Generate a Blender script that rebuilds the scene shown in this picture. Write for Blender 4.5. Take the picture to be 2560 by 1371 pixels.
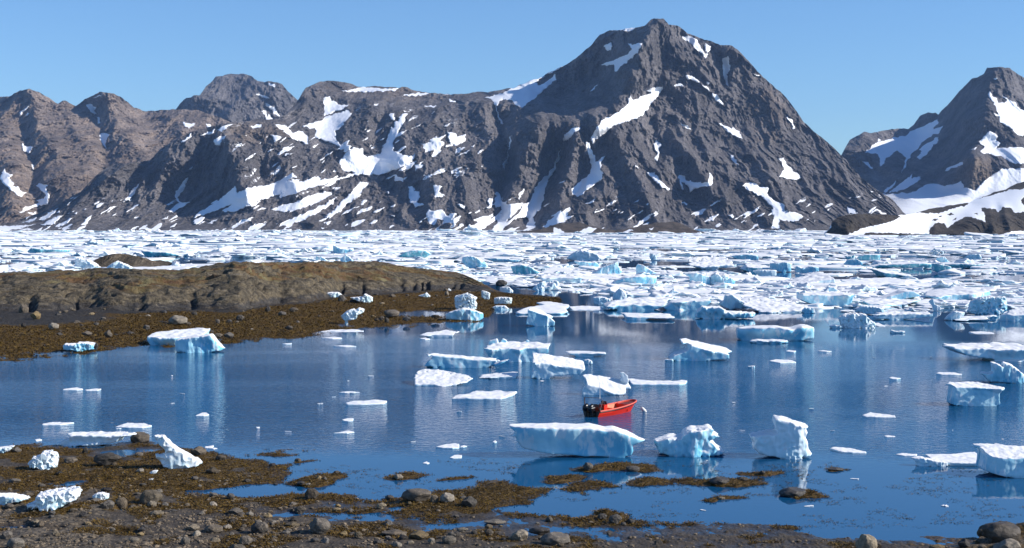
import bpy, math, random
import numpy as np
from mathutils import Vector, Matrix

# ------------------------------------------------------------------ camera, light, exposure
SC = bpy.context.scene
for o in list(bpy.data.objects): bpy.data.objects.remove(o)
COL = SC.collection
F = 3517.0            # focal length in pixels of a 2560 wide picture (about a 50 mm lens)
CW, CH, HOR = 1280.0, 685.5, 566.0
CAMZ = 15.0
PITCH = math.atan((CH-HOR)/F)
cam = bpy.data.cameras.new("camera"); camo = bpy.data.objects.new("camera", cam); COL.objects.link(camo)
cam.sensor_width = 36.0; cam.lens = 36.0*F/2560.0
cam.clip_start = 0.5; cam.clip_end = 60000
camo.location = (0, 0, CAMZ); camo.rotation_euler = (math.pi/2-PITCH, 0, 0)
SC.camera = camo
SUN_EL, SUN_AZ = math.radians(31), math.radians(95)
w = bpy.data.worlds.new("World"); SC.world = w; w.use_nodes = True
nt = w.node_tree; bg = nt.nodes["Background"]
sk = nt.nodes.new("ShaderNodeTexSky"); sk.sky_type = 'NISHITA'; sk.sun_disc = False
sk.sun_elevation = SUN_EL; sk.sun_rotation = SUN_AZ
sk.altitude = 0; sk.air_density = 1.0; sk.dust_density = 0.0; sk.ozone_density = 3.0
skm = nt.nodes.new("ShaderNodeMix"); skm.data_type = 'RGBA'; skm.blend_type = 'MULTIPLY'
skm.inputs[0].default_value = 1.0; skm.inputs[7].default_value = (0.62, 0.84, 1.10, 1)
nt.links.new(sk.outputs[0], skm.inputs[6]); nt.links.new(skm.outputs[2], bg.inputs[0])
bg.inputs[1].default_value = 0.095
sun = bpy.data.lights.new("sun", 'SUN'); suno = bpy.data.objects.new("sun", sun); COL.objects.link(suno)
sun.energy = 4.7; sun.angle = math.radians(0.5); sun.color = (1.0, 0.95, 0.88)
SDIR = Vector((math.cos(SUN_EL)*math.sin(SUN_AZ), math.cos(SUN_EL)*math.cos(SUN_AZ), math.sin(SUN_EL)))
suno.rotation_euler = SDIR.to_track_quat('Z', 'Y').to_euler(); suno.location = (200, -50, 200)
SC.view_settings.view_transform = 'Standard'; SC.view_settings.look = 'None'
SC.view_settings.exposure = 0.5; SC.view_settings.gamma = 1.0
SC.cycles.max_bounces = 6; SC.cycles.diffuse_bounces = 3; SC.cycles.glossy_bounces = 3; SC.cycles.volume_bounces = 0

# ------------------------------------------------------------------ helpers
rng = np.random.default_rng(7); random.seed(7)
ct, st = math.cos(PITCH), math.sin(PITCH)
def raydir(u, v):                      # direction of a line of sight, y component first made usable
    a = (np.asarray(u, float)-CW)/F; b = (CH-np.asarray(v, float))/F
    return a, ct+b*st, -st+b*ct
def at_y(u, v, y):                     # point of that line of sight at ground distance y
    a, fy, fz = raydir(u, v); t = y/fy
    return a*t, np.broadcast_to(y, np.shape(t))*1.0, CAMZ+fz*t
def at_z(u, v, z=0.0):                 # point of that line of sight at height z
    a, fy, fz = raydir(u, v); t = (z-CAMZ)/fz
    return a*t, fy*t, z
def proj(x, y, z):
    zc = y*ct-(z-CAMZ)*st; up = y*st+(z-CAMZ)*ct
    return CW+F*x/zc, CH-F*up/zc

_pg = np.array([[1,1,0],[-1,1,0],[1,-1,0],[-1,-1,0],[1,0,1],[-1,0,1],[1,0,-1],[-1,0,-1],[0,1,1],[0,-1,1],[0,1,-1],[0,-1,-1],[1,1,0],[-1,1,0],[0,-1,1],[0,-1,-1]], np.float32)
_pp = np.random.default_rng(3).permutation(256); _pp = np.concatenate([_pp, _pp, _pp]).astype(np.int32)
def noise(x, y, z=0.0):
    x, y, z = np.broadcast_arrays(np.asarray(x, np.float64), np.asarray(y, np.float64), np.asarray(z, np.float64))
    xi = np.floor(x); yi = np.floor(y); zi = np.floor(z)
    fx = (x-xi).astype(np.float32); fy = (y-yi).astype(np.float32); fz = (z-zi).astype(np.float32)
    xi = xi.astype(np.int64) & 255; yi = yi.astype(np.int64) & 255; zi = zi.astype(np.int64) & 255
    sx = fx*fx*fx*(fx*(fx*6-15)+10); sy = fy*fy*fy*(fy*(fy*6-15)+10); sz = fz*fz*fz*(fz*(fz*6-15)+10)
    def g(dx, dy, dz):
        h = _pp[_pp[_pp[xi+dx]+yi+dy]+zi+dz] & 15
        q = _pg[h]
        return q[..., 0]*(fx-dx)+q[..., 1]*(fy-dy)+q[..., 2]*(fz-dz)
    l = lambda a, b, s: a+(b-a)*s
    return l(l(l(g(0,0,0), g(1,0,0), sx), l(g(0,1,0), g(1,1,0), sx), sy), l(l(g(0,0,1), g(1,0,1), sx), l(g(0,1,1), g(1,1,1), sx), sy), sz)
def fbm(x, y, z=0.0, o=4, lac=2.03, gain=0.5):
    s = 0; a = 1.0
    for k in range(o):
        s = s+a*noise(np.asarray(x)*lac**k+17.3*k, np.asarray(y)*lac**k-9.1*k, np.asarray(z)*lac**k+4.7*k); a *= gain
    return s
def ridged(x, y, z=0.0, o=4, lac=2.07, gain=0.5):
    s = 0; a = 1.0; w_ = 1.0
    for k in range(o):
        n = 1-np.abs(noise(np.asarray(x)*lac**k+31.7*k, np.asarray(y)*lac**k-19.1*k, np.asarray(z)*lac**k+14.7*k))*1.6
        n = np.clip(n, 0, 1)**2*w_; s = s+a*n; w_ = np.clip(n*1.6, 0.25, 1); a *= gain
    return s-0.9
def sstep(a, b, x):
    t = np.clip((x-a)/(b-a), 0, 1); return t*t*(3-2*t)
def sdf2(px, py, poly):                # signed distance to a closed polygon, negative inside
    poly = np.asarray(poly, float); d = np.full(np.shape(px), 1e18); ins = np.zeros(np.shape(px), bool)
    n = len(poly)
    for i in range(n):
        x0, y0 = poly[i]; x1, y1 = poly[(i+1) % n]
        ex, ey = x1-x0, y1-y0; L = ex*ex+ey*ey+1e-12
        wx, wy = px-x0, py-y0; t = np.clip((wx*ex+wy*ey)/L, 0, 1)
        d = np.minimum(d, (wx-ex*t)**2+(wy-ey*t)**2)
        if abs(ey) > 1e-12:
            c = ((y0 > py) != (y1 > py)) & (px < ex*(py-y0)/ey+x0); ins ^= c
    d = np.sqrt(d); return np.where(ins, -d, d)

def mesh_np(name, V, Q, T=None, attrs=None, smooth=True):
    me = bpy.data.meshes.new(name); V = np.ascontiguousarray(V, np.float32)
    me.vertices.add(len(V)); me.vertices.foreach_set("co", V.ravel())
    Q = np.asarray(Q, np.int32).reshape(-1, 4); T = np.zeros((0, 3), np.int32) if T is None else np.asarray(T, np.int32).reshape(-1, 3)
    me.loops.add(Q.size+T.size); me.loops.foreach_set("vertex_index", np.concatenate([Q.ravel(), T.ravel()]).astype(np.int32))
    me.polygons.add(len(Q)+len(T))
    me.polygons.foreach_set("loop_start", np.concatenate([np.arange(len(Q))*4, len(Q)*4+np.arange(len(T))*3]).astype(np.int32))
    for k, a in (attrs or {}).items():
        at = me.attributes.new(k, 'FLOAT', 'POINT'); at.data.foreach_set("value", np.ascontiguousarray(a, np.float32).ravel())
    me.update(calc_edges=True); me.validate()
    if smooth: me.shade_smooth()
    else: me.shade_flat()
    return me
def grid_quads(nu, nv):                # vertices laid out [u, v]
    i = np.arange(nu-1)[:, None]*nv+np.arange(nv-1)[None, :]
    return np.stack([i, i+nv, i+nv+1, i+1], -1).reshape(-1, 4)
def link(name, me, mats=None, parent=None):
    o = bpy.data.objects.new(name, me); COL.objects.link(o)
    if mats is not None:
        if not isinstance(mats, (list, tuple)): mats = [mats]
        if len(me.materials) == 0:
            for m in mats: me.materials.append(m)
    if parent: o.parent = parent
    return o
def tag(o, label=None, cat=None, group=None, kind=None):
    if label: o['label'] = label
    if cat: o['category'] = cat
    if group: o['group'] = group
    if kind: o['kind'] = kind
    return o

# ------------------------------------------------------------------ materials
class NT:
    def __init__(s, name):
        s.m = bpy.data.materials.new(name); s.m.use_nodes = True; s.t = s.m.node_tree
        s.b = s.t.nodes["Principled BSDF"]; s.out = s.t.nodes["Material Output"]
    def n(s, typ, **kw):
        x = s.t.nodes.new(typ)
        for k, v in kw.items(): setattr(x, k, v)
        return x
    def l(s, a, b): s.t.links.new(a, b)
    def val(s, sock, v):
        if isinstance(v, bpy.types.NodeSocket): s.l(v, sock)
        elif v is not None: sock.default_value = v
    def math(s, op, a, b=None, c=None, clamp=False):
        x = s.n("ShaderNodeMath", operation=op); x.use_clamp = clamp
        s.val(x.inputs[0], a); s.val(x.inputs[1], b); s.val(x.inputs[2], c); return x.outputs[0]
    def mix(s, fac, a, b, blend='MIX'):
        x = s.n("ShaderNodeMix", data_type='RGBA', blend_type=blend)
        s.val(x.inputs[0], fac)
        for i, v in ((6, a), (7, b)):
            if isinstance(v, bpy.types.NodeSocket): s.l(v, x.inputs[i])
            else: x.inputs[i].default_value = (*v, 1) if len(v) == 3 else v
        return x.outputs[2]
    def noise(s, scale, detail=4, rough=0.55, coord=None, dist=0.0):
        x = s.n("ShaderNodeTexNoise"); x.inputs["Scale"].default_value = scale; x.inputs["Detail"].default_value = detail
        x.inputs["Roughness"].default_value = rough; x.inputs["Distortion"].default_value = dist
        if coord is not None: s.l(coord, x.inputs["Vector"])
        return x.outputs[0]
    def obj(s): return s.n("ShaderNodeTexCoord").outputs["Object"]
    def pos(s): return s.n("ShaderNodeNewGeometry").outputs["Position"]
    def nz(s): 
        x = s.n("ShaderNodeSeparateXYZ"); s.l(s.n("ShaderNodeNewGeometry").outputs["Normal"], x.inputs[0]); return x.outputs[2]
    def xyz(s, v):
        x = s.n("ShaderNodeSeparateXYZ"); s.l(v, x.inputs[0]); return x.outputs
    def scale(s, v, sc, rot=(0, 0, 0)):
        x = s.n("ShaderNodeMapping"); x.inputs["Scale"].default_value = sc; x.inputs["Rotation"].default_value = rot; s.l(v, x.inputs["Vector"]); return x.outputs[0]
    def ramp(s, fac, lo, hi, smooth=True):
        x = s.n("ShaderNodeMapRange"); x.interpolation_type = 'SMOOTHSTEP' if smooth else 'LINEAR'
        s.val(x.inputs[0], fac); x.inputs[1].default_value = lo; x.inputs[2].default_value = hi; return x.outputs[0]
    def attr(s, name): return s.n("ShaderNodeAttribute", attribute_name=name).outputs["Fac"]
    def bump(s, h, dist, strength=1.0, normal=None):
        x = s.n("ShaderNodeBump"); s.val(x.inputs["Strength"], strength); x.inputs["Distance"].default_value = dist
        s.l(h, x.inputs["Height"])
        if normal is not None: s.l(normal, x.inputs["Normal"])
        return x.outputs[0]
    def fin(s, col=None, rough=0.8, normal=None, spec=0.3):
        if col is not None:
            if isinstance(col, bpy.types.NodeSocket): s.l(col, s.b.inputs["Base Color"])
            else: s.b.inputs["Base Color"].default_value = (*col, 1)
        s.val(s.b.inputs["Roughness"], rough); s.b.inputs["Specular IOR Level"].default_value = spec
        if normal is not None: s.l(normal, s.b.inputs["Normal"])
        return s.m

def mat_mountain(name, grey, brown, fine=1.0):
    t = NT(name); p = t.pos()
    n1 = t.noise(0.012*fine, 6, 0.6, p); n2 = t.math('MULTIPLY_ADD', t.noise(0.25*fine, 4, 0.7, p), 0.5, t.math('MULTIPLY', t.noise(0.06*fine, 5, 0.68, p), 0.5))
    br = t.ramp(t.math('ADD', t.attr("brown"), t.math('MULTIPLY', t.math('SUBTRACT', n1, 0.5), 1.3)), 0.15, 0.85)
    c = t.mix(br, grey, brown)
    v = t.math('MULTIPLY_ADD', t.math('SUBTRACT', n2, 0.5), 5.0, 1.0)
    v = t.math('MAXIMUM', v, 0.3)
    st_ = t.noise(1.0, 4, 0.6, t.scale(p, (0.016*fine, 0.002*fine, 0.0045*fine), (0, 0.25, 0)))
    v = t.math('MULTIPLY', v, t.math('MULTIPLY_ADD', t.math('SUBTRACT', st_, 0.5), 2.2, 1.0))
    v2 = t.math('MULTIPLY_ADD', t.math('SUBTRACT', t.noise(0.004*fine, 3, 0.5, p), 0.5), 1.0, 1.0)
    vv = t.math('MULTIPLY', v, v2)
    x = t.n("ShaderNodeCombineColor"); [t.l(vv, x.inputs[i]) for i in range(3)]
    c = t.mix(1.0, c, x.outputs[0], 'MULTIPLY')
    s = t.ramp(t.math('ADD', t.attr("snow"), t.math('MULTIPLY', t.math('SUBTRACT', t.noise(0.05*fine, 5, 0.6, p), 0.5), 0.95)), 0.44, 0.56)
    c = t.mix(s, c, (0.84, 0.85, 0.87))
    bstr = t.math('MULTIPLY_ADD', s, -0.92, 1.0)
    nb = t.bump(t.noise(0.13*fine, 6, 0.7, p), 9.0/fine, bstr, t.bump(t.noise(0.045*fine, 8, 0.68, p), 22.0/fine, bstr))
    return t.fin(c, 0.9, nb, 0.1)

def mat_ice():
    t = NT("ice"); p = t.obj(); nz = t.nz()
    oi = t.n("ShaderNodeAttribute", attribute_type='OBJECT', attribute_name="tone").outputs["Fac"]
    n = t.noise(1.3, 4, 0.6, p)
    sn = t.ramp(t.math('ADD', nz, t.math('MULTIPLY', t.math('SUBTRACT', n, 0.5), 0.5)), 0.25, 0.6)
    blue = t.mix(t.ramp(t.noise(0.45, 3, 0.5, p), 0.35, 0.68), (0.54, 0.80, 0.87), (0.19, 0.55, 0.73))
    pale = t.mix(t.ramp(t.noise(0.7, 3, 0.5, p), 0.3, 0.7), (0.82, 0.88, 0.90), (0.60, 0.81, 0.87))
    teal = t.mix(t.ramp(t.noise(0.5, 3, 0.5, p), 0.35, 0.7), (0.08, 0.38, 0.48), (0.26, 0.62, 0.70))
    ice = t.mix(t.ramp(oi, 0.15, 0.85), blue, pale); ice = t.mix(t.ramp(oi, -0.3, -0.8), ice, teal)
    fr = t.ramp(t.noise(0.9, 5, 0.6, t.scale(p, (1.5, 1.5, 0.55))), 0.53, 0.62); ice = t.mix(t.math('MULTIPLY', fr, 0.8), ice, (0.82, 0.86, 0.88))
    dirt = t.ramp(t.noise(3.5, 6, 0.7, p), 0.62, 0.80)
    top = t.mix(t.math('MULTIPLY', dirt, 0.30), t.mix(t.ramp(t.noise(0.9, 4, 0.6, p), 0.4, 0.7), (0.80, 0.79, 0.78), (0.66, 0.67, 0.69)), (0.42, 0.42, 0.43))
    c = t.mix(sn, ice, top)
    h1 = t.noise(1.0, 6, 0.6, t.scale(p, (2.6, 2.6, 0.7))); h2 = t.noise(7.0, 5, 0.65, p)
    nb = t.bump(t.math('MULTIPLY_ADD', h2, 0.18, h1), 0.035, 0.35)
    rg = t.math('MULTIPLY_ADD', sn, 0.4, 0.35)
    t.b.inputs["Subsurface Weight"].default_value = 0.0
    return t.fin(c, rg, nb, 0.35)

def mat_rock(name, base, dark, scale=1.0, mossy=None, wet=0.0, tones=True):
    t = NT(name); p = t.obj()
    oi = t.n("ShaderNodeObjectInfo").outputs["Random"]
    n = t.noise(2.2*scale, 6, 0.62, p); n2 = t.noise(14*scale, 5, 0.7, p)
    c = t.mix(t.ramp(n, 0.35, 0.68), dark, base)
    c = t.mix(t.math('MULTIPLY', t.ramp(n2, 0.5, 0.75), 0.45), c, tuple(min(1, x*1.6) for x in base))
    if tones:
        hs = t.n("ShaderNodeHueSaturation"); t.l(c, hs.inputs["Color"])
        t.l(t.math('MULTIPLY_ADD', oi, 1.0, 0.55), hs.inputs["Value"]); t.l(t.math('MULTIPLY_ADD', t.math('FRACT', t.math('MULTIPLY', oi, 7.3)), 0.8, 0.55), hs.inputs["Saturation"]); c = hs.outputs[0]
    nb = t.bump(t.math('MULTIPLY_ADD', n2, 0.25, n), 0.12/scale, 0.7)
    return t.fin(c, 0.85-wet, nb, 0.3)
M_ICE = mat_ice()
# ------------------------------------------------------------------ mountains (setting)
def ZT(key, pts):                      # survey tables below were read off in five map windows: origin and scale
    x0, y0, s = {'a': (0, 150, 2.977), 'b': (700, 150, 2.977), 'c': (1200, 0, 2.285), 'd': (1960, 150, 2.98), 'f': (0, 0, 1.0)}[key]
    return [(x0+x/s, y0+y/s) for x, y in pts]
def raster(polys, W=2720, H=640, ox=-80):
    m = np.zeros((H, W), np.float32)
    for pl in polys:
        pl = np.array(pl); x0, y0 = np.floor(pl.min(0)-2).astype(int); x1, y1 = np.ceil(pl.max(0)+3).astype(int)
        x0 = max(x0, ox); y0 = max(y0, 0); x1 = min(x1, W+ox); y1 = min(y1, H)
        if x1 <= x0 or y1 <= y0: continue
        X, Y = np.meshgrid(np.arange(x0, x1)+0.5, np.arange(y0, y1)+0.5)
        s = np.clip(0.5-sdf2(X, Y, pl)/3.0, 0, 1)
        sub = m[y0:y1, x0-ox:x1-ox]; np.maximum(sub, s, out=sub)
    return m
def sample(m, u, v, ox=-80):
    x = np.clip(u-ox-0.5, 0, m.shape[1]-1.01); y = np.clip(v-0.5, 0, m.shape[0]-1.01)
    i = x.astype(int); j = y.astype(int); fx = x-i; fy = y-j
    return (m[j, i]*(1-fx)+m[j, i+1]*fx)*(1-fy)+(m[j+1, i]*(1-fx)+m[j+1, i+1]*fx)*fy
def rbf(ctrl, U, V, vs=1.4):
    c = np.array(ctrl, float); P = c[:, :2]*[1, vs]; n = len(c)
    D = np.sqrt(((P[:, None]-P[None])**2).sum(-1)+400)
    A = np.zeros((n+3, n+3)); A[:n, :n] = D; A[:n, n] = 1; A[:n, n+1:] = P/1000; A[n, :n] = 1; A[n+1:, :n] = P.T/1000
    wts = np.linalg.solve(A, np.concatenate([c[:, 2], np.zeros(3)]))
    R = wts[n]+wts[n+1]*U/1000+wts[n+2]*V*vs/1000
    for k in range(n): R = R+wts[k]*np.sqrt((U-P[k, 0])**2+(V*vs-P[k, 1])**2+400)
    return R
def pldist(U, V, pl):
    d = np.full(U.shape, 1e9)
    for (x0, y0), (x1, y1) in zip(pl[:-1], pl[1:]):
        ex, ey = x1-x0, y1-y0; t = np.clip(((U-x0)*ex+(V-y0)*ey)/(ex*ex+ey*ey), 0, 1)
        d = np.minimum(d, (U-x0-ex*t)**2+(V-y0-ey*t)**2)
    return np.sqrt(d)
def relief(name, sky, base, ctrl, ribs, du, nrow, mat, snow=(), brown=(), amps=((420, 90), (130, 38), (40, 13)), jag=3.0, seed=0, stretch=1.5, back=1600, brown0=0.0, fa=1.0, streaks=0.0, rocks=None):
    sky = np.array(sky, float); us = np.arange(sky[0, 0], sky[-1, 0]+du, du)
    vsk = np.interp(us, sky[:, 0], sky[:, 1])
    vsk = vsk+jag*(fbm(us/26, seed+0.5, 0, 4)*1.3)
    bv = np.interp(us, [p[0] for p in base], [p[1] for p in base]) if not np.isscalar(base) else np.full(us.shape, base)
    vsk = np.minimum(vsk, bv-0.5)
    s = np.linspace(0, 1, nrow)
    V = vsk[:, None]+(bv-vsk)[:, None]*s[None]; U = np.repeat(us[:, None], nrow, 1)
    R = rbf(ctrl, U, V)
    wu = U+18*fbm(U/90, V/90, seed+3, 2); wv = V+18*fbm(U/90, V/90, seed+8, 2)
    for pl, amp, wd in ribs:
        d = pldist(wu, wv, pl); R = R-1.25*amp*np.exp(-np.abs(d/wd)**1.5)
    sm = None
    if rocks is not None: sm = 1-sample(raster(rocks), U+3*fbm(U/9, V/9, 2, 3), V+3*fbm(U/9, V/9, 7, 3))
    elif len(snow): 
        ms = raster(snow); sm = sample(ms, U+4.5*fbm(U/13, V/13, 2, 4), V+3.5*fbm(U/13, V/13, 7, 4))
        th = np.maximum(np.clip((V-455)/90, 0, 1), .85*np.exp(-((U-900)/420)**2-((V-380)/130)**2))*streaks
        q = fbm(U/26+V/17, V/60-U/90, seed+4, 4)+0.35*fbm(U/120, V/50, seed+6, 2)
        sm = np.maximum(sm, sstep(.36, .50, q)*th)
    else: sm = np.zeros(U.shape)
    calm = 1-0.85*np.clip(sm, 0, 1) if rocks is None else 1-0.8*sm
    x, y, z = at_y(U, V, R)
    edge = sstep(0, 26, bv[:, None]-V)
    for k, (lam, amp) in enumerate(amps):
        n = ridged(x/lam+0.35*fbm(x/lam/2, z/lam/2, seed, 2), y/lam*0.12, z/lam/stretch+seed*1.7+k*9, 3)
        R = R-amp*n*(0.25+0.75*edge)*(calm if lam < 250 else 1)
    R = R-fa*edge*calm*(fbm(x/70, y/160, z/60+seed, 3)*16+fbm(x/22, y/60, z/18+seed, 3)*9+ridged(x/14, y/50, z/20+seed, 3)*9+fbm(x/8, y/30, z/7+seed, 2)*4)
    br = np.full(U.shape, brown0)
    for cx, cy, rx, ry, a in brown: br = br+a*np.exp(-((U-cx)/rx)**2-((V-cy)/ry)**2)
    x, y, z = at_y(U, V, R)
    # far side of the ridge, falling away behind it
    nb = 10; kk = np.arange(1, nb+1)/nb
    rb = R[:, :1]+back*kk[None]*1.0; zt = z[:, :1]; zb = zt*(1-kk[None]**1.3)-5*kk
    xb = x[:, :1]*rb/R[:, :1]; X = np.concatenate([xb[:, ::-1], x], 1); Y = np.concatenate([rb[:, ::-1], y], 1); Zz = np.concatenate([zb[:, ::-1], z], 1)
    pad = lambda a, val: np.concatenate([np.full((len(us), nb), val), a], 1)
    me = mesh_np(name, np.stack([X, Y, Zz], -1).reshape(-1, 3), grid_quads(len(us), nrow+nb), attrs={"snow": pad(sm, 0), "brown": pad(br, brown0)})
    return tag(link(name, me, mat), kind='structure')

M_MTN = mat_mountain("mountain_rock", (0.165, 0.150, 0.146), (0.225, 0.175, 0.135))
M_MTNL = mat_mountain("brown_mountain_rock", (0.225, 0.185, 0.160), (0.275, 0.205, 0.152))
M_PROM = mat_mountain("dark_shore_rock", (0.075, 0.065, 0.055), (0.13, 0.10, 0.075), 3.0)
SH = 4796.0
# --- left mountain range
a_sky = [(-160,250),(-60,262),(0,243),(20,240),(50,225),(75,222),(95,230),(118,243),(145,257),(157,251),(190,263),(215,246),(250,230),(285,232),(310,250),(335,268),(365,279),(400,275),(440,272),(490,275),(540,290),(600,315),(700,330),(800,340)]
a_ctl = [(-160,250,8600),(0,243,8600),(75,222,8500),(157,251,8700),(250,230,8500),(365,279,8900),(440,272,9000),(600,315,8600),(800,340,9000),(-160,578,5600),(0,578,5400),(200,578,5500),(400,578,6200),(800,578,6800),(60,400,7000),(150,400,7200),(250,400,7200),(350,400,7400),(480,350,7900),(600,400,7600)]
a_rib = [([(70,225),(110,330),(170,460),(230,540)],220,50),([(10,260),(0,380),(40,520)],150,45),([(265,232),(310,320),(380,430)],240,55),([(160,260),(210,350),(250,460)],120,35),([(440,275),(470,350),(480,420)],150,50),
         ([(65,330),(65,390),(85,470),(100,540)],-150,25),([(230,270),(250,330),(265,400),(280,480)],-150,25),([(365,285),(390,350)],-80,25)]
a_snow = [ZT('a', p) for p in [
 [(165,610),(185,645),(255,645),(235,665),(205,700),(185,680),(165,650)],[(640,335),(690,330),(715,355),(700,380),(722,408),(705,412),(675,375),(645,350)],[(722,425),(745,425),(748,470),(728,477)],
 [(745,560),(775,535),(815,555),(790,600),(790,660),(770,640),(765,600),(745,590)],[(130,420),(180,365),(228,330),(195,375),(150,415)],[(0,850),(45,805),(40,845),(100,850),(70,880),(100,930),(150,965),(165,985),(205,990),(160,1020),(80,970),(0,890)],
 [(265,930),(310,920),(350,930),(345,970),(370,1005),(360,1050),(365,1075),(250,1100),(150,1140),(140,1135),(200,1090),(300,1065),(265,1045),(320,1030),(340,1010),(300,960)],
 [(1355,462),(1440,475),(1445,490),(1410,515),(1380,495)],[(1535,472),(1570,485),(1580,515),(1560,520)],[(690,278),(762,250),(728,278)],[(235,775),(250,775),(252,815),(240,812)],[(180,415),(215,395),(205,418)],[(200,1140),(280,1130),(240,1155)]]]
relief("left_mountains", a_sky, 578.5, a_ctl, a_rib, 2.0, 200, M_MTNL, a_snow, brown0=0.5, seed=11, amps=((520,120),(160,70),(50,26)), jag=3.5, fa=2.0)
# --- grey peak behind them
b_sky = [(380,330),(440,272),(460,250),(485,236),(500,241),(515,215),(540,191),(570,187),(600,186),(630,190),(645,203),(680,206),(705,210),(722,228),(740,246),(760,270),(830,330)]
b_ctl = [(380,330,9900),(440,272,9800),(485,236,9700),(560,187,10300),(640,200,10300),(710,212,10200),(830,330,10400),(380,500,9200),(830,500,9300),(600,330,9500),(520,300,9500),(700,330,9600)]
b_rib = [([(640,200),(600,260),(560,320)],260,45),([(485,236),(490,300)],180,30),([(700,212),(690,290),(650,350)],200,40),([(560,190),(530,250)],120,30)]
b_snow = [ZT('a', p) for p in [[(1895,248),(1960,262),(2015,288),(1990,292),(1930,270)],[(1968,322),(2040,345),(2080,425),(2060,425),(2020,375),(1985,345)],[(1945,378),(1985,380),(1985,430),(2005,400),(2020,430),(2045,450),(2020,470),(1975,465),(1970,410)],[(1985,170),(2050,185),(2050,205),(2005,190)]]]
relief("grey_back_peak", b_sky, 500, b_ctl, b_rib, 1.8, 120, M_MTN, b_snow, seed=23, amps=((480,150),(150,75),(50,26)), jag=4, fa=2.0)
# --- main mountain
c_sky = [(-140,570),(0,562),(60,546),(130,520),(200,480),(250,430),(285,408),(340,406),(375,400),(400,372),(440,350),(480,330),(520,316),(570,306),(620,303),(680,300),(710,290),(735,265),(765,220),(800,203),(840,202),(890,215),(1000,217),(1050,228),(1150,237),(1210,230),(1280,221),(1340,198),(1400,170),(1450,140),(1480,110),(1500,87),(1530,78),(1570,71),(1610,65),(1635,46),(1660,48),(1672,64),(1695,66),(1720,83),(1760,98),(1800,110),(1830,115),(1860,140),(1890,175),(1925,210),(1960,237),(1985,270),(2010,308),(2060,350),(2110,395),(2150,440),(2190,475),(2230,500),(2255,528),(2275,545),(2330,572)]
c_ctl = [(-140,570,5600),(0,562,5500),(130,520,5500),(250,430,5600),(340,406,5750),(440,350,5850),(520,316,5950),(620,303,6050),(710,290,6500),(800,203,7100),(890,215,7300),(1050,228,7300),(1210,230,7200),(1340,198,7000),(1400,170,6900),(1500,87,6650),(1640,46,6600),(1720,83,6600),(1830,115,6600),(1925,210,6500),(2010,308,6350),(2110,395,6150),(2190,475,5900),(2275,545,5600),(2330,572,5300)]
c_ctl += [(u, 578, SH) for u in range(-140, 2400, 140)]
c_ctl += [(300,480,5500),(420,470,5550),(600,350,5780),(600,460,5430),(740,460,5420),(760,370,5750),(700,530,5120),(300,540,5150),(930,400,5780),(900,330,6080),(960,270,6450),(1100,280,6400),(1100,360,5850),(1150,400,5650),(1150,500,5200),(1000,480,5400),(1260,300,6350),(1260,420,5700),(1260,520,5150),(1230,255,6500),(1350,260,6500),(1400,300,6100),(1450,220,6800),(1400,250,6750),(1500,180,6750),(1560,180,6300),(1560,270,6000),(1650,180,6300),(1600,350,5750),(1500,420,5500),(1650,450,5400),(1750,300,6000),(1850,300,6150),(1850,430,5600),(2000,450,5650),(2050,530,5200),(1800,530,5100),(1400,430,5500),(1380,530,5080),(950,540,5000)]
c_rib = [([(560,322),(590,390),(610,470)],170,60),([(690,330),(720,400),(730,450)],130,45),([(470,335),(425,395),(390,470)],90,35),([(300,412),(240,470),(190,530)],90,40),([(770,225),(740,275),(700,300)],140,40),
 ([(870,300),(850,350),(870,380)],70,35),([(930,280),(905,335),(880,380)],90,40),([(1010,275),(1020,330),(1000,385)],110,45),([(1080,280),(1080,340)],70,30),([(1120,330),(1150,290)],60,30),([(1220,255),(1232,330),(1190,410),(1140,520)],150,55),([(1050,420),(1090,470),(1080,540)],70,35),
 ([(1300,395),(1292,460),(1270,525)],110,26),([(1335,440),(1322,500)],70,16),([(1440,345),(1420,420),(1385,540)],130,34),([(1340,300),(1330,360)],80,45),([(1640,50),(1600,150),(1565,225),(1535,285),(1440,300),(1300,330)],300,55),
 ([(1545,335),(1580,420),(1610,480),(1570,560)],120,45),([(1480,400),(1470,480),(1440,560)],90,35),([(1690,75),(1750,190),(1830,330),(1950,480),(2020,560)],90,60),([(1830,118),(1900,235),(2000,365),(2110,450),(2200,530)],110,45),
 ([(1680,330),(1725,400),(1755,445)],100,30),([(1650,400),(1650,500)],80,30),([(1800,420),(1830,500)],60,30),([(1880,380),(1930,450)],50,30),([(1750,400),(1790,520)],60,25),
 ([(1235,250),(1268,330),(1265,420),(1250,545)],-150,18),([(1400,370),(1370,450),(1325,555)],-150,28),([(1705,90),(1750,145)],-70,16),([(1800,145),(1820,215)],-80,16),([(1640,215),(1520,320),(1485,400),(1445,485)],-90,26),([(960,280),(930,360)],-110,20),([(1640,330),(1645,400)],-60,18),([(1700,430),(1720,470)],-60,20),
 ([(520,330),(480,420),(440,510)],-90,30),([(650,350),(655,440)],-70,16),([(690,240),(700,300)],-60,20),([(1720,200),(1800,270),(1860,340)],-50,18)]
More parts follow.
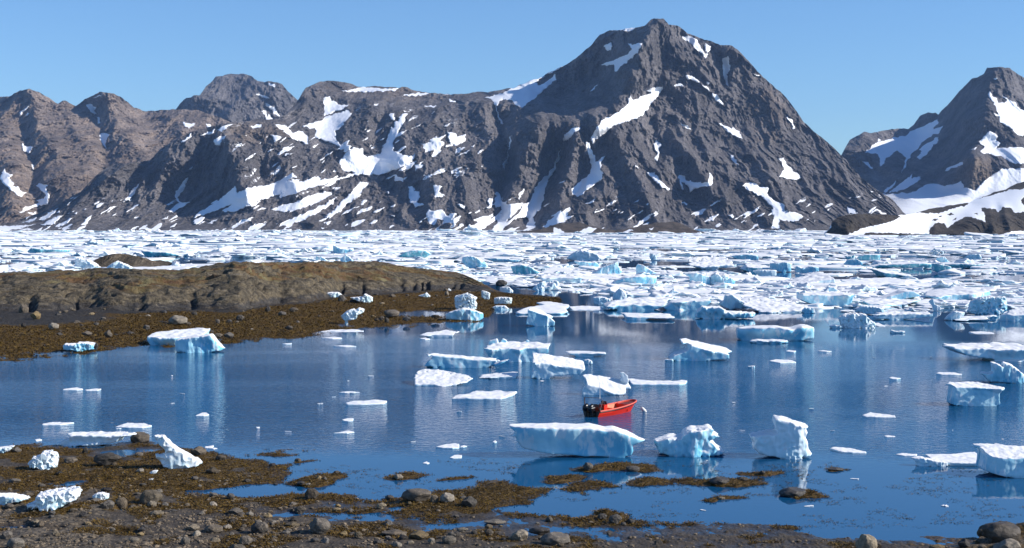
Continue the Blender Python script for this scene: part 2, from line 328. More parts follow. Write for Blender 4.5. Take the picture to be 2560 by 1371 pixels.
c_snow = [ZT('a', p) for p in [
 [(1480,570),(1540,535),(1610,515),(1580,545),(1520,560)],[(1620,520),(1640,500),(1730,475),(1690,505),(1640,540)],[(1345,615),(1425,545),(1425,570),(1370,610)],[(1590,605),(1640,570),(1690,565),(1650,600),(1640,640),(1600,625)],[(1855,492),(1950,480),(1945,498),(1880,505)],
 [(2040,478),(2130,490),(2180,540),(2250,530),(2295,575),(2295,630),(2230,610),(2170,580),(2120,540)],[(2010,555),(2100,575),(2050,615)],[(2250,490),(2330,465),(2440,460),(2560,380),(2560,480),(2500,530),(2490,590),(2555,670),(2500,630),(2420,600),(2340,575),(2350,510),(2290,505)],
 [(1440,1180),(1480,1130),(1600,1070),(1680,1000),(1750,940),(1760,990),(1860,950),(1920,940),(1990,930),(2080,900),(2170,840),(2210,870),(2130,900),(2230,910),(2340,870),(2390,890),(2300,930),(2160,970),(2050,1010),(1900,1060),(1760,1130),(1650,1130),(1720,1080),(1600,1120)],
 [(2010,1110),(2200,1060),(2300,1010),(2420,980),(2470,990),(2400,1050),(2200,1120),(2100,1130)],[(2110,1220),(2250,1150),(2430,1080),(2510,1020),(2480,1070),(2350,1150),(2200,1200),(2130,1230)],[(1720,1250),(1800,1190),(1900,1170),(1800,1220),(1740,1255)],[(1840,1265),(1900,1220),(1985,1215),(1920,1265)],[(1540,1220),(1640,1175),(1580,1215)],
 [(1280,1140),(1310,1080),(1340,1070),(1310,1040),(1300,1000),(1330,960),(1370,890),(1400,870),(1385,930),(1360,980),(1320,1030),(1350,1060),(1420,1055),(1350,1100)],[(930,1050),(980,970),(1045,910),(1000,1000),(965,1055)],[(1385,830),(1440,790),(1430,815)],[(600,1230),(650,1170),(685,1160),(670,1200),(630,1228)],
 [(290,1190),(370,1130),(440,1105),(400,1150),(330,1190)],[(420,1240),(500,1190),(540,1175),(510,1210),(460,1240)],[(300,1230),(370,1190),(470,1155),(410,1210),(370,1235)],[(150,1215),(280,1165),(250,1200)],[(490,1090),(535,1045),(520,1075)],[(0,1240),(120,1235),(280,1225),(150,1250),(270,1265),(0,1265)],[(1250,1210),(1350,1175),(1290,1205)],[(1040,1250),(1100,1245),(1150,1270),(1090,1265)],[(2380,1250),(2440,1240),(2400,1262)],[(1200,1190),(1260,1165),(1240,1185)]]]
c_snow += [ZT('b', p) for p in [
 [(320,285),(375,275),(385,310),(415,310),(430,330),(460,340),(520,335),(450,375),(335,415),(330,340)],[(340,425),(510,370),(530,400),(490,460),(420,500),(360,530),(400,560),(465,670),(420,630),(300,590),(260,570),(270,510),(180,490),(250,465),(310,455)],
 [(450,232),(560,215),(620,200),(740,212),(830,215),(885,212),(860,232),(740,240),(560,240)],[(905,265),(1010,250),(1125,242),(1090,260),(970,272)],[(1250,295),(1310,305),(1290,315),(1265,310)],[(1070,345),(1160,342),(1160,352),(1090,352)],[(700,330),(740,320),(730,342),(705,345)],[(1215,255),(1270,258),(1240,264)],
 [(960,390),(890,510),(870,560),(840,620),(850,680),(930,710),(990,715),(1010,690),(985,760),(860,820),(730,860),(620,850),(560,860),(450,890),(300,930),(0,1030),(0,1000),(200,900),(260,880),(300,890),(440,880),(560,840),(460,820),(455,790),(440,750),(500,680),(540,655),(570,655),(620,660),(620,700),(650,720),(740,700),(770,640),(800,590),(820,520),(860,470),(910,410)],
 [(330,1175),(400,1120),(450,1060),(520,1000),(600,905),(665,915),(600,990),(520,1060),(420,1150),(350,1180)],[(20,1225),(100,1180),(250,1110),(425,1025),(380,1080),(240,1160),(150,1200),(60,1230)],[(320,1215),(395,1195),(350,1230)],[(600,1075),(620,1040),(650,1050),(610,1080)],[(560,1155),(600,1115),(625,1120),(580,1150)],[(850,860),(870,860),(920,890),(880,905),(855,905)],[(780,985),(810,970),(805,1000)],
 [(955,940),(985,935),(1000,970),(1030,985),(1050,1020),(1020,1060),(1080,1075),(1010,1100),(960,1050)],[(1060,620),(1110,610),(1160,565),(1185,590),(1220,625),(1190,680),(1160,720),(1130,720),(1140,670),(1090,690),(1065,650)],[(1240,520),(1255,540),(1290,545),(1320,570),(1380,555),(1385,590),(1360,620),(1300,640),(1265,610)],[(815,400),(850,400),(855,455),(820,440)],[(1145,930),(1210,940),(1180,980),(1230,1020),(1160,1025)],[(1000,780),(1050,770),(1010,830)],
 [(1110,1110),(1150,1130),(1215,1110),(1240,1165),(1290,1195),(1340,1190),(1300,1220),(1250,1215),(1180,1180),(1150,1230),(1120,1220),(1080,1160)],[(1320,1080),(1380,1085),(1375,1110),(1340,1105)],[(1375,1265),(1480,1210),(1430,1190),(1500,1170),(1585,1145),(1560,1200),(1520,1260),(1440,1268)],[(1555,1030),(1590,1030),(1560,1110),(1545,1110)],
 [(1600,985),(1640,1000),(1650,1050),(1700,1075),(1810,1065),(1785,1110),(1700,1190),(1640,1260),(1610,1255),(1620,1170),(1660,1120),(1640,1090),(1605,1100)],
 [(2095,655),(2060,720),(2040,790),(1990,850),(1920,920),(1890,960),(1880,1020),(1860,1060),(1810,1075),(1790,1130),(1740,1190),(1810,1170),(1850,1180),(1830,1250),(1905,1245),(1880,1170),(1940,1110),(1965,1040),(1970,960),(2000,890),(2050,800),(2080,730)],
 [(1820,940),(1805,1000),(1770,1050),(1790,980)],[(1720,555),(1725,600),(1700,670),(1690,720),(1695,750),(1665,820),(1660,800),(1685,720),(1705,620)],[(1520,275),(1640,250),(1720,215),(1790,190),(1640,300),(1610,345),(1660,480),(1640,480),(1605,350),(1580,295)],
 [(1720,215),(1900,130),(2110,25),(2120,40),(1960,130),(1900,170),(1930,190),(2060,110),(2050,150),(1990,200),(1900,290),(1800,350),(1760,340),(1710,300),(1650,290),(1700,240)],[(1955,1240),(2050,1170),(2170,1090),(2120,1130),(2080,1160),(2150,1140),(2120,1200),(2020,1240)],[(2110,560),(2150,545),(2170,505),(2230,500),(2220,520),(2160,580),(2115,615)],[(2310,240),(2350,190),(2360,190),(2330,235)],[(2070,920),(2130,890),(2100,915)],[(820,1160),(870,1158),(850,1168)],[(1420,645),(1460,632),(1440,652)]]]
c_snow += [ZT('c', p) for p in [
 [(945,515),(1050,490),(1040,520),(990,580),(945,640),(930,660),(860,690),(770,715),(700,770),(690,780),(640,820),(630,790),(680,720),(690,690),(760,660),(830,610),(860,550),(870,575),(980,530)],[(600,820),(630,815),(640,860),(655,900),(665,925),(720,885),(690,930),(690,970),(705,990),(690,1030),(620,1080),(560,1125),(525,1110),(530,1080),(560,1045),(610,1010),(635,965),(625,900)],
 [(690,370),(760,345),(840,310),(870,280),(850,255),(930,245),(920,270),(880,320),(830,365),(770,410),(770,370),(720,378)],[(705,265),(750,240),(755,285),(720,295)],[(795,170),(850,155),(890,160),(860,180)],[(1155,205),(1190,205),(1240,225),(1260,280),(1300,310),(1295,335),(1260,300),(1215,260),(1170,225)],[(1280,250),(1320,265),(1300,305),(1285,280)],[(1385,335),(1420,320),(1425,380),(1410,450),(1425,495),(1400,480),(1385,410)],
 [(1170,435),(1205,430),(1250,460),(1250,475),(1190,455)],[(1255,478),(1300,498),(1312,528),(1290,508)],[(1325,530),(1350,540),(1395,605),(1370,595),(1340,565)],[(1105,490),(1145,475),(1165,490),(1120,498)],[(1360,700),(1400,720),(1440,740),(1450,730),(1480,755),(1500,790),(1460,780),(1410,750)],[(1420,875),(1450,890),(1475,950),(1450,930)],[(1145,705),(1175,710),(1205,740),(1175,735)],[(990,830),(1005,800),(1040,820),(1020,870),(1015,920),(1000,915),(1005,870)],[(950,985),(1000,985),(1020,1020),(1060,1060),(1090,1085),(1040,1075),(990,1030)],
 [(1130,1000),(1165,1005),(1175,1030),(1250,1045),(1300,1040),(1310,985),(1335,1020),(1320,1065),(1250,1070),(1200,1100),(1185,1060),(1150,1040),(1165,1090),(1140,1060)],[(1495,1055),(1550,1040),(1600,1070),(1650,1070),(1640,1110),(1680,1150),(1730,1165),(1745,1210),(1820,1215),(1840,1240),(1820,1265),(1760,1265),(1710,1250),(1710,1305),(1665,1305),(1680,1230),(1660,1200),(1680,1190),(1600,1120),(1540,1090)],
 [(1700,905),(1740,900),(1750,940),(1790,975),(1835,1015),(1810,1030),(1750,1020),(1710,1010),(1735,970),(1720,920)],[(1750,660),(1775,680),(1800,735),(1785,740),(1775,700)],[(1310,1240),(1345,1238),(1325,1270)],[(1410,1235),(1445,1225),(1445,1250)],[(1150,1155),(1190,1165),(1185,1178)],[(1560,420),(1600,430),(1580,435)],[(2095,1180),(2140,1195),(2160,1225),(2105,1222)],[(2250,1190),(2320,1225),(2290,1225)],[(2225,1092),(2245,1095),(2235,1102)],
 [(360,1300),(420,1240),(520,1180),(500,1210),(440,1240),(510,1230),(480,1260),(380,1300)],[(1290,462),(1315,470),(1308,490)],[(885,945),(905,950),(895,962)],[(950,1165),(970,1160),(965,1175)],[(450,1045),(490,1025),(470,1048)]]]
c_brown = [(980,225,230,35,0.55),(640,330,90,35,0.7),(1930,270,70,130,0.5),(1780,140,120,60,0.25),(1200,570,160,12,0.4),(1700,270,160,30,0.2)]
relief("main_mountain", c_sky, 578.5, c_ctl, c_rib, 1.5, 330, M_MTN, c_snow, c_brown, streaks=1.0, seed=5, amps=((330,85),(110,50),(36,20)), jag=3.0)
# --- right mountain with its snow valley
d_sky = [(2000,560),(2060,470),(2105,385),(2125,350),(2160,333),(2220,325),(2270,322),(2285,310),(2300,290),(2338,280),(2346,288),(2360,270),(2385,245),(2415,212),(2430,195),(2460,186),(2468,172),(2500,168),(2525,168),(2545,188),(2575,205),(2640,260),(2720,330)]
d_ctl = [(2000,560,7800),(2105,385,8200),(2160,333,8600),(2270,322,8900),(2338,280,8600),(2415,212,7900),(2500,168,7700),(2575,205,7700),(2720,330,7600),(2230,560,5250),(2400,560,5200),(2560,560,5200),(2720,560,5400),(2000,578,5600),(2270,500,6250),(2270,420,7500),(2350,400,7500),(2400,300,7500),(2470,300,7050),(2470,360,6900),(2540,300,7000),(2540,400,6500),(2440,400,6650),(2350,465,6900),(2440,460,6450),(2350,500,6250),(2440,500,6200),(2270,535,5650),(2400,535,5620),(2560,480,6200),(2520,525,5750),(2180,430,7800)]
d_rib = [([(2500,170),(2470,240),(2455,330),(2420,400),(2380,440)],200,45),([(2440,400),(2430,450)],160,38),([(2390,425),(2370,450)],80,25),([(2160,335),(2130,400)],120,40),([(2350,330),(2280,440)],60,20),([(2300,370),(2240,470)],-90,30)]
d_snow = [ZT('d', p) for p in [
 [(1520,260),(1530,225),(1545,265),(1590,285),(1600,320),(1640,320),(1660,300),(1610,255),(1680,300),(1720,310),(1760,370),(1990,420),(1990,590),(1740,560),(1700,520),(1620,470),(1600,430),(1550,390),(1600,410),(1570,340)],
 [(605,690),(680,620),(780,595),(830,580),(900,570),(950,530),(1050,490),(1140,440),(1145,470),(1110,520),(1190,490),(1150,540),(1060,590),(990,660),(960,700),(920,740),(910,790),(870,860),(820,930),(760,990),(740,980),(790,940),(860,880),(900,790),(905,720),(840,680),(760,740),(720,790),(710,800),(720,740),(690,700)],
 [(1000,665),(1070,620),(1155,575),(1130,620),(1060,700),(1020,740),(990,730),(1030,680)],[(1500,560),(1530,530),(1590,570),(1580,600),(1620,620),(1570,660),(1990,650),(1990,790),(1700,770),(1620,720),(1540,705),(1460,690),(1500,640),(1450,620)],[(1190,830),(1250,790),(1330,760),(1330,780),(1220,830)],[(580,755),(620,760),(665,810),(640,805),(600,775)],
 [(860,930),(960,850),(950,880),(1020,870),(1000,910),(900,960),(800,990),(780,990)],[(1550,140),(1590,130),(1580,150)],[(700,575),(720,600),(700,615)],[(1380,670),(1440,640),(1420,665)],
 [(720,1000),(950,990),(1080,920),(1130,920),(1200,940),(1320,905),(1340,950),(1430,970),(1470,920),(1560,850),(1640,810),(1990,810),(1990,1280),(860,1280),(720,1100)]]]
relief("right_mountain", d_sky, 578.5, d_ctl, d_rib, 1.8, 230, M_MTN, d_snow, [(2440,430,60,40,0.95),(2250,475,40,12,0.8),(2330,480,30,12,0.6)], seed=31, streaks=.8, amps=((380,70),(120,34),(40,12)), jag=3.0)
# --- low snowy promontory in front of it
def E(p): return ZT('d', p)
e_sky = E([(300,1292),(335,1262),(360,1200),(400,1172),(500,1150),(620,1153),(800,1153),(850,1160),(980,1138),(1100,1108),(1250,1085),(1380,1063),(1450,1030),(1560,988),(1650,968),(1700,938),(1790,905),(1950,860),(2250,800)])
e_base = [(2060,585),(2080,590),(2120,588),(2250,588),(2300,586),(2720,586)]
e_ctl = [(2060,585,2300),(2120,588,2270),(2250,588,2270),(2330,587,2400),(2450,586,2500),(2560,586,2500),(2720,586,2500),(2080,553,2320),(2150,537,2400),(2250,540,2500),(2330,520,2900),(2420,508,3100),(2510,478,3200),(2560,453,3300),(2720,418,3400),(2330,560,2560),(2450,560,2560),(2560,550,2600),(2430,540,2700),(2540,510,2850),(2250,565,2400)]
e_rocks = [E(p) for p in [[(300,1300),(350,1250),(356,1195),(400,1165),(520,1143),(800,1145),(875,1172),(760,1215),(690,1230),(600,1250),(540,1275),(480,1300),(400,1330),(300,1330)],[(960,1140),(1130,1090),(1380,1055),(1370,1080),(1250,1110),(1150,1145),(1100,1140)],[(1450,1035),(1560,980),(1640,965),(1720,925),(1790,895),(1990,850),(1990,900),(1790,960),(1680,970),(1600,990),(1520,1015)],
 [(1080,1320),(1085,1260),(1140,1210),(1190,1215),(1215,1250),(1290,1200),(1350,1170),(1430,1180),(1500,1210),(1490,1150),(1470,1100),(1570,1110),(1600,1140),(1630,1095),(1700,1110),(1720,1140),(1990,1110),(1990,1260),(1700,1280),(1500,1330)],[(1760,1040),(1830,1010),(1900,1090),(1790,1090)],[(600,1290),(800,1288),(1080,1300),(1080,1340),(600,1340)],[(1215,1150),(1240,1138),(1270,1148),(1240,1160)],[(1100,1195),(1130,1180),(1150,1190),(1120,1203)],[(1150,1165),(1180,1162),(1170,1178)],[(1410,1148),(1440,1142),(1440,1156)],[(1255,1190),(1280,1180),(1280,1195)]]]
e_rib = [([(2440,545),(2420,560),(2400,580)],25,30),([(2120,545),(2110,580)],35,30),([(2470,530),(2480,570)],40,18),([(2510,525),(2520,570)],40,16),([(2345,560),(2340,580)],30,14),([(2220,545),(2200,570)],15,20)]
relief("snowy_promontory", e_sky, e_base, e_ctl, e_rib, 1.5, 110, M_PROM, rocks=e_rocks, seed=41, amps=((90,10),(34,7),(12,3.0)), fa=.32, jag=2.0, back=300, brown0=0.25)
# --- islets under the main mountain, small rubble islet behind the point
f_sky = ZT('c', [(100,1336),(250,1322),(350,1308),(440,1282),(560,1270),(640,1292),(700,1305),(760,1318),(830,1312),(900,1295),(1000,1272),(1110,1264),(1180,1296),(1230,1315),(1300,1334)])
f_ctl = [(1243,584,3000),(1500,584,2950),(1770,584,3000),(1350,570,3200),(1450,558,3300),(1540,576,3150),(1640,556,3300),(1700,566,3200)]
f_snow = [ZT('c', p) for p in [[(420,1334),(418,1300),(480,1318),(495,1338)],[(555,1334),(620,1298),(665,1306),(640,1328)],[(795,1334),(850,1314),(885,1318),(840,1334)],[(960,1310),(1000,1300),(980,1316)]]]
relief("shore_islets", f_sky, 584.5, f_ctl, [], 1.5, 40, M_PROM, f_snow, seed=51, amps=((90,12),(30,6),(10,2.5)), fa=.15, jag=1.5, back=200, brown0=0.55)
g_sky = [(222,662),(232,652),(250,643),(270,637),(290,635),(320,637),(345,641),(365,646),(380,652),(400,651),(420,654),(440,664)]
relief("rubble_islet", g_sky, 671, [(222,671,500),(440,671,500),(330,671,498),(290,636,512),(350,645,510),(420,656,508)], [], 1.2, 40, mat_mountain("rubble", (0.12,0.10,0.075), (0.17,0.13,0.09), 12), seed=61, amps=((9,1.6),(3,0.9),(1.1,0.4)), fa=.0, jag=1.5, back=16, brown0=0.4)

# --- the air of the fjord: far things fade to blue
hz = MBX = mesh_np("haze", np.array([(x, y, z) for x in (-15000, 15000) for y in (-1200, 15000) for z in (-60, 1250)], float), [(0,1,3,2),(4,6,7,5),(0,4,5,1),(2,3,7,6),(0,2,6,4),(1,5,7,3)], smooth=False)
hm = bpy.data.materials.new("haze"); hm.use_nodes = True; hn = hm.node_tree; hn.nodes.remove(hn.nodes["Principled BSDF"])
hv = hn.nodes.new("ShaderNodeVolumePrincipled"); hv.inputs["Color"].default_value = (0.36, 0.58, 1.0, 1); hv.inputs["Density"].default_value = 1.9e-5; hv.inputs["Anisotropy"].default_value = 0.0
hn.links.new(hv.outputs[0], hn.nodes["Material Output"].inputs["Volume"])
tag(link("haze", hz, hm), "thin blue air filling the fjord between shore and mountains", "haze", kind='stuff')
# ------------------------------------------------------------------ sea
def sea_material():
    t = NT("sea_water"); p = t.pos(); X, Y, Z = t.xyz(p)
    big = t.noise(0.011, 3, 0.5, t.scale(p, (0.35, 1.4, 1)))
    yy = t.math('ADD', Y, t.math('MULTIPLY', t.math('SUBTRACT', big, 0.5), 110))
    yy = t.math('ADD', yy, t.math('MULTIPLY', X, -0.06))
    zone = t.math('MULTIPLY', t.ramp(yy, 88, 120), t.math('POWER', t.ramp(yy, 215, 115), 1.6))
    streak = t.ramp(t.noise(0.035, 4, 0.55, t.scale(p, (0.25, 1.6, 1), (0, 0, 0.12))), 0.38, 0.62)
    amt = t.math('MULTIPLY_ADD', t.math('MULTIPLY', zone, t.math('MULTIPLY_ADD', streak, 0.65, 0.35)), 1.0, 0.012)
    rip = t.noise(1.9, 3, 0.55, t.scale(p, (0.75, 1.25, 1), (0, 0, 0.2)), 0.4)
    b = t.bump(rip, 0.20, amt)
    rr = t.math('MULTIPLY_ADD', zone, 0.025, 0.02)
    t.b.inputs["IOR"].default_value = 1.333
    m = t.fin((0.004, 0.063, 0.155), rr, b, 0.5); t.l(t.math('MULTIPLY_ADD', zone, -0.36, 0.5), t.b.inputs['Specular IOR Level']); return m
Y_ = np.concatenate([np.linspace(-400, 40, 3), np.geomspace(60, 13500, 26)])
gx = np.linspace(-1.0, 1.0, 15)
Vs = np.array([[a*max(abs(y), 400), y, 0.0] for a in gx for y in Y_])
tag(link("sea", mesh_np("sea", Vs, grid_quads(15, len(Y_))), sea_material()), kind='structure')

# ------------------------------------------------------------------ rocky point on the left
PT_S = np.array([(-90,918),(0,903),(100,897),(160,893),(240,880),(300,870),(345,866),(440,868),(540,860),(600,857),(680,850),(760,846),(812,840),(850,830),(911,822),(1000,820),(1050,814),(1120,808),(1180,805),(1213,800),(1240,775),(1300,770),(1355,766),(1400,760)], float)
PT_B = np.array([(-90,777),(0,778),(100,780),(218,775),(336,780),(470,775),(605,778),(640,768),(700,759),(770,756),(864,738),(934,736),(1028,729),(1145,724),(1240,729),(1320,735),(1400,740)], float)
PT_C = np.array([(-90,692),(0,688),(100,681),(200,676),(285,672),(370,677),(453,677),(504,671),(571,661),(672,657),(800,657),(911,656),(970,655.5),(981,662),(1028,669),(1098,677),(1145,684),(1192,700),(1227,719),(1249,730),(1300,737),(1400,742)], float)
def d_of(v, z): 
    a, fy, fz = raydir(CW, v); return fy*(z-CAMZ)/fz
us = np.arange(-90, 1400, 1.6)
ub = us+0
vs_, vb_, vc_ = [np.interp(us, q[:, 0], q[:, 1]) for q in (PT_S, PT_B, PT_C)]
kern = np.hanning(33); kern /= kern.sum(); sm_ = lambda a: np.convolve(np.pad(a, 16, mode='edge'), kern, 'valid')
vs_, vb_, vc_ = sm_(vs_), sm_(vb_), sm_(vc_)
vs_ = vs_+fbm(us/30, 3.3, 0, 4)*7; vc_ = vc_+fbm(us/60, 7.3, 0, 3)*2.5
vb_ = np.maximum(vb_, vc_+1.0)
ds_ = d_of(vs_, 0.0); db_ = d_of(vb_, 0.9); db_ = np.maximum(db_, ds_+3)
hgt = np.clip((vb_-vc_)/95, 0, 1)
dc_ = db_+4+48*hgt**0.8
zc_ = CAMZ+dc_*np.array([raydir(CW, v)[2]/raydir(CW, v)[1] for v in vc_]); zc_ = np.maximum(zc_, 0.6)
tt = np.concatenate([np.linspace(-0.12, 1, 80), np.linspace(1, 2, 130)[1:], np.linspace(2, 3, 40)[1:]])
T = np.repeat(tt[None], len(us), 0)
D = np.where(T < 1, ds_[:, None]+(db_-ds_)[:, None]*T, np.where(T < 2, db_[:, None]+(dc_-db_)[:, None]*(T-1), dc_[:, None]+(T-2)*(18+30*hgt[:, None])))
XW = (us[:, None]-CW)/F*D*1.001; 
flat = 0.9*np.clip(T, -0.3, 1)**0.9 if False else np.where(T < 0, T*2.0, 0.75*np.clip(T, 0, 1)**1.1+0.15*sstep(0.8, 1, T))
r = np.clip(T-1, 0, 1)
fr_ = 0.19+0.14*noise(XW/16, 0.3, 4.4)
front = fr_*sstep(0, 0.16, r+0.05*fbm(XW/5, D/5, 3, 3))+(1-fr_)*(1-(1-r)**1.28)+0.10*fbm(XW/18, D/9, 7, 3)*sstep(.1, .3, r)*(1-r)
zz = np.where(T < 1, flat, 0.9+(zc_[:, None]-0.9)*front)
zz = np.where(T > 2, (zc_[:, None]+1.2)*(1-(T-2)**1.5)-1.2, zz)
rk = sstep(0.98, 1.04, T)
# strata, joints and blocks of the rock; low hummocks in the weed flat
strat = fbm(XW/9, D/5, zz*1.1, 4); jt = ridged(XW/5+0.4*zz, D/9, 5.5, 4)
blk = np.floor(fbm(XW/3.5, D/3.0, zz/2.5, 3)*5)/5
edge_ = np.exp(-((T-2)/0.12)**2)
zz = zz+rk*(1-0.6*edge_)*hgt[:, None]*(0.40*strat+0.12*blk-0.22*jt+0.16*fbm(XW/1.2, D/1.2, 3, 3)-0.16*ridged(XW/2.2-zz, D/6, 1.5, 3))
tq = r*6+1.3*fbm(XW/14, D/14, 2.5, 3); fq = tq-np.floor(tq)
zz = zz+(zc_[:, None]-0.9)*0.16*(sstep(0.0, 0.30, fq)-fq)*rk*sstep(.08, .2, r)*(1-edge_)
# vertical clefts in the seaward face
for uc, wd, dp in ((72,14,2.2),(190,6,0.9),(620,10,1.0),(700,12,0.8),(838,9,1.5),(852,7,1.5),(905,5,0.8),(1000,10,1.6),(1030,8,1.2),(1052,4,1.6),(1066,6,1.6),(1130,5,0.8),(1150,5,0.7),(480,9,0.9),(330,22,1.3),(350,10,0.8)):
    zz = zz-dp*np.exp(-((us[:, None]-uc+5*noise(D/2.0, uc, 0.3)-30*(r-0.06))/wd)**2)*np.exp(-((r-0.06)/0.13)**2)*sstep(1.0, 1.05, T)
fl = (1-rk)*sstep(0.0, 0.1, T)
zz = zz+(1-rk)*(0.22*fbm(XW/6, D/9, 1.7, 4)+0.10*fbm(XW/1.1, D/1.6, 4.4, 3))*sstep(-0.05, 0.12, T)
pool = np.exp(-((us[:, None]-1055)/60)**2-((proj(XW, D, zz)[1]-782)/5.5)**2); zz = zz-1.6*pool*(T < 0.97)
PX = XW; PY = D
mud = np.clip(np.exp(-((us[:, None]-90)/230)**2)*sstep(0.55, 0.75, T)*(T < 1.02)+0.7*(T > 0.93)*(T < 1.02), 0, 1)
top = sstep(0.10, 0.38, r)*(0.5+0.9*fbm(XW/14, D/10, 8.8, 4))
def point_material():
    t = NT("point_ground"); p = t.pos(); X, Y, Z = t.xyz(p)
    rk = t.attr("rock"); n = t.noise(0.55, 6, 0.62, p); n2 = t.noise(3.0, 6, 0.68, p)
    rock = t.mix(t.ramp(n, 0.32, 0.7), (0.045, 0.038, 0.028), (0.150, 0.118, 0.074))
    rock = t.mix(t.math('MULTIPLY', t.ramp(n2, 0.46, 0.70), 0.6), rock, (0.20, 0.165, 0.11)); rock = t.mix(t.math('MULTIPLY', t.ramp(n2, 0.44, 0.34), 0.75), rock, (0.022, 0.019, 0.015))
    band = t.math('MULTIPLY', t.ramp(t.math('ADD', Z, t.math('MULTIPLY', n, 1.6)), 3.0, 2.4), 0.85)
    rock = t.mix(band, rock, (0.050, 0.047, 0.046))
    strk = t.noise(0.5, 5, 0.65, t.scale(p, (0.5, 1.6, 2.5)))
    rock = t.mix(t.math('MULTIPLY', t.ramp(strk, 0.56, 0.66), 0.7), rock, (0.23, 0.19, 0.135)); rock = t.mix(t.math('MULTIPLY', t.ramp(strk, 0.46, 0.36), 0.8), rock, (0.030, 0.024, 0.017))
    moss = t.ramp(t.math('ADD', t.attr("moss"), t.math('MULTIPLY', t.math('SUBTRACT', n2, 0.5), 0.9)), 0.42, 0.75)
    mc = t.mix(t.ramp(t.noise(0.22, 4, 0.6, p), 0.4, 0.62), (0.115, 0.052, 0.016), (0.13, 0.085, 0.024))
    mc = t.mix(t.ramp(t.noise(0.13, 3, 0.6, t.scale(p, (1, 2, 1))), 0.52, 0.66), mc, (0.19, 0.165, 0.075))
    rock = t.mix(t.math('MULTIPLY', moss, 0.65), rock, mc)
    weed = t.mix(t.ramp(t.noise(1.6, 6, 0.7, p), 0.35, 0.68), (0.044, 0.023, 0.005), (0.150, 0.084, 0.012))
    weed = t.mix(t.ramp(t.math('ADD', t.attr("mud"), t.math('MULTIPLY', t.math('SUBTRACT', n, 0.5), 1.2)), 0.4, 0.7), weed, (0.040, 0.035, 0.030))
    c = t.mix(rk, weed, rock)
    nb = t.bump(t.math('MULTIPLY_ADD', n2, 0.5, n), 0.9, 0.9)
    return t.fin(c, 0.85, nb, 0.15)
tag(link("rocky_point", mesh_np("rocky_point", np.stack([XW, D, zz], -1).reshape(-1, 3), grid_quads(len(us), len(tt)), attrs={"rock": rk, "moss": top, "mud": mud}), point_material()), kind='structure')

# ------------------------------------------------------------------ beach in front
def W2(pts, z=0.0):
    a = np.array(pts, float); x, y, _ = at_z(a[:, 0], a[:, 1], z); return np.stack([x, y], 1)
LAND = W2([(-300,1122),(0,1120),(60,1112),(130,1118),(210,1122),(310,1108),(385,1112),(470,1119),(510,1126),(560,1141),(625,1152),(690,1170),(728,1190),(715,1206),(650,1216),(600,1226),(640,1240),(700,1240),(760,1234),(880,1234),(888,1246),(840,1258),(905,1262),(1000,1246),(1100,1232),(1170,1216),(1290,1213),(1390,1226),(1345,1246),(1255,1266),(1230,1280),(1300,1287),(1430,1297),(1500,1292),(1560,1300),(1650,1312),(1800,1311),(1905,1316),(2000,1326),(2150,1341),(2300,1347),(2380,1358),(2480,1345),(2560,1300),(2760,1230),(3000,1900),(-600,1900)])
INLAND = W2([(-300,1150),(0,1150),(120,1150),(250,1160),(420,1165),(560,1190),(560,1225),(420,1240),(520,1260),(640,1275),(760,1300),(900,1330),(1300,1345),(1700,1372),(2300,1420),(2600,1500),(2600,1900),(-600,1900)])
MOUND = [(695,1137,70,7,.13),(760,1157,25,4,.10),(705,1167,36,8,.15),(800,1203,88,15,.42),(1010,1191,58,7,.16),(1135,1199,42,5,.13),(1510,1171,92,12,.34),(1600,1173,70,8,.2),(1400,1198,58,8,.20),(1490,1216,70,8,.18),(1630,1207,75,10,.22),(1450,1228,62,7,.16),(1810,1208,120,14,.40),(1905,1184,62,9,.26),(2010,1238,62,13,.44),(1800,1250,68,7,.22),(2090,1175,26,4,.15),(1530,1288,48,13,.45),(1250,1225,90,16,.25),(720,1248,110,13,.25),(1090,1262,110,22,.25),(330,1200,200,30,.22),(440,1150,110,18,.25),(520,1175,120,25,.18),(60,1140,90,22,.18),(160,1285,170,24,.30),(2625,1362,150,42,1.7),(2450,1378,90,18,.5),(800,1325,150,20,.15),(100,1350,180,30,.2),(1760,1204,40,5,.2)]
PIT = [(180,1213,150,7,.34),(205,1205,40,6,.25),(290,1208,40,5,.22),(160,1228,60,6,.2),(640,1228,70,14,.45),(560,1232,70,7,.30),(480,1228,60,5,.25),(305,1132,60,8,.35),(45,1326,60,7,.55),(170,1325,50,6,.5),(345,1345,60,6,.4),(860,1285,200,12,.16),(900,1303,120,8,.12),(1180,1310,200,14,.10),(1500,1330,300,18,.08),(1000,1272,60,5,.2),(560,1365,40,5,.4),(300,1280,40,4,.3)]
MW = [(W2([(a, b)])[0], W2([(a+c, b)])[0][0]-W2([(a, b)])[0][0], abs(W2([(a, b-e)])[0][1]-W2([(a, b)])[0][1]), h) for a, b, c, e, h in MOUND]
PW = [(W2([(a, b)])[0], W2([(a+c, b)])[0][0]-W2([(a, b)])[0][0], abs(W2([(a, b-e)])[0][1]-W2([(a, b)])[0][1]), h) for a, b, c, e, h in PIT]
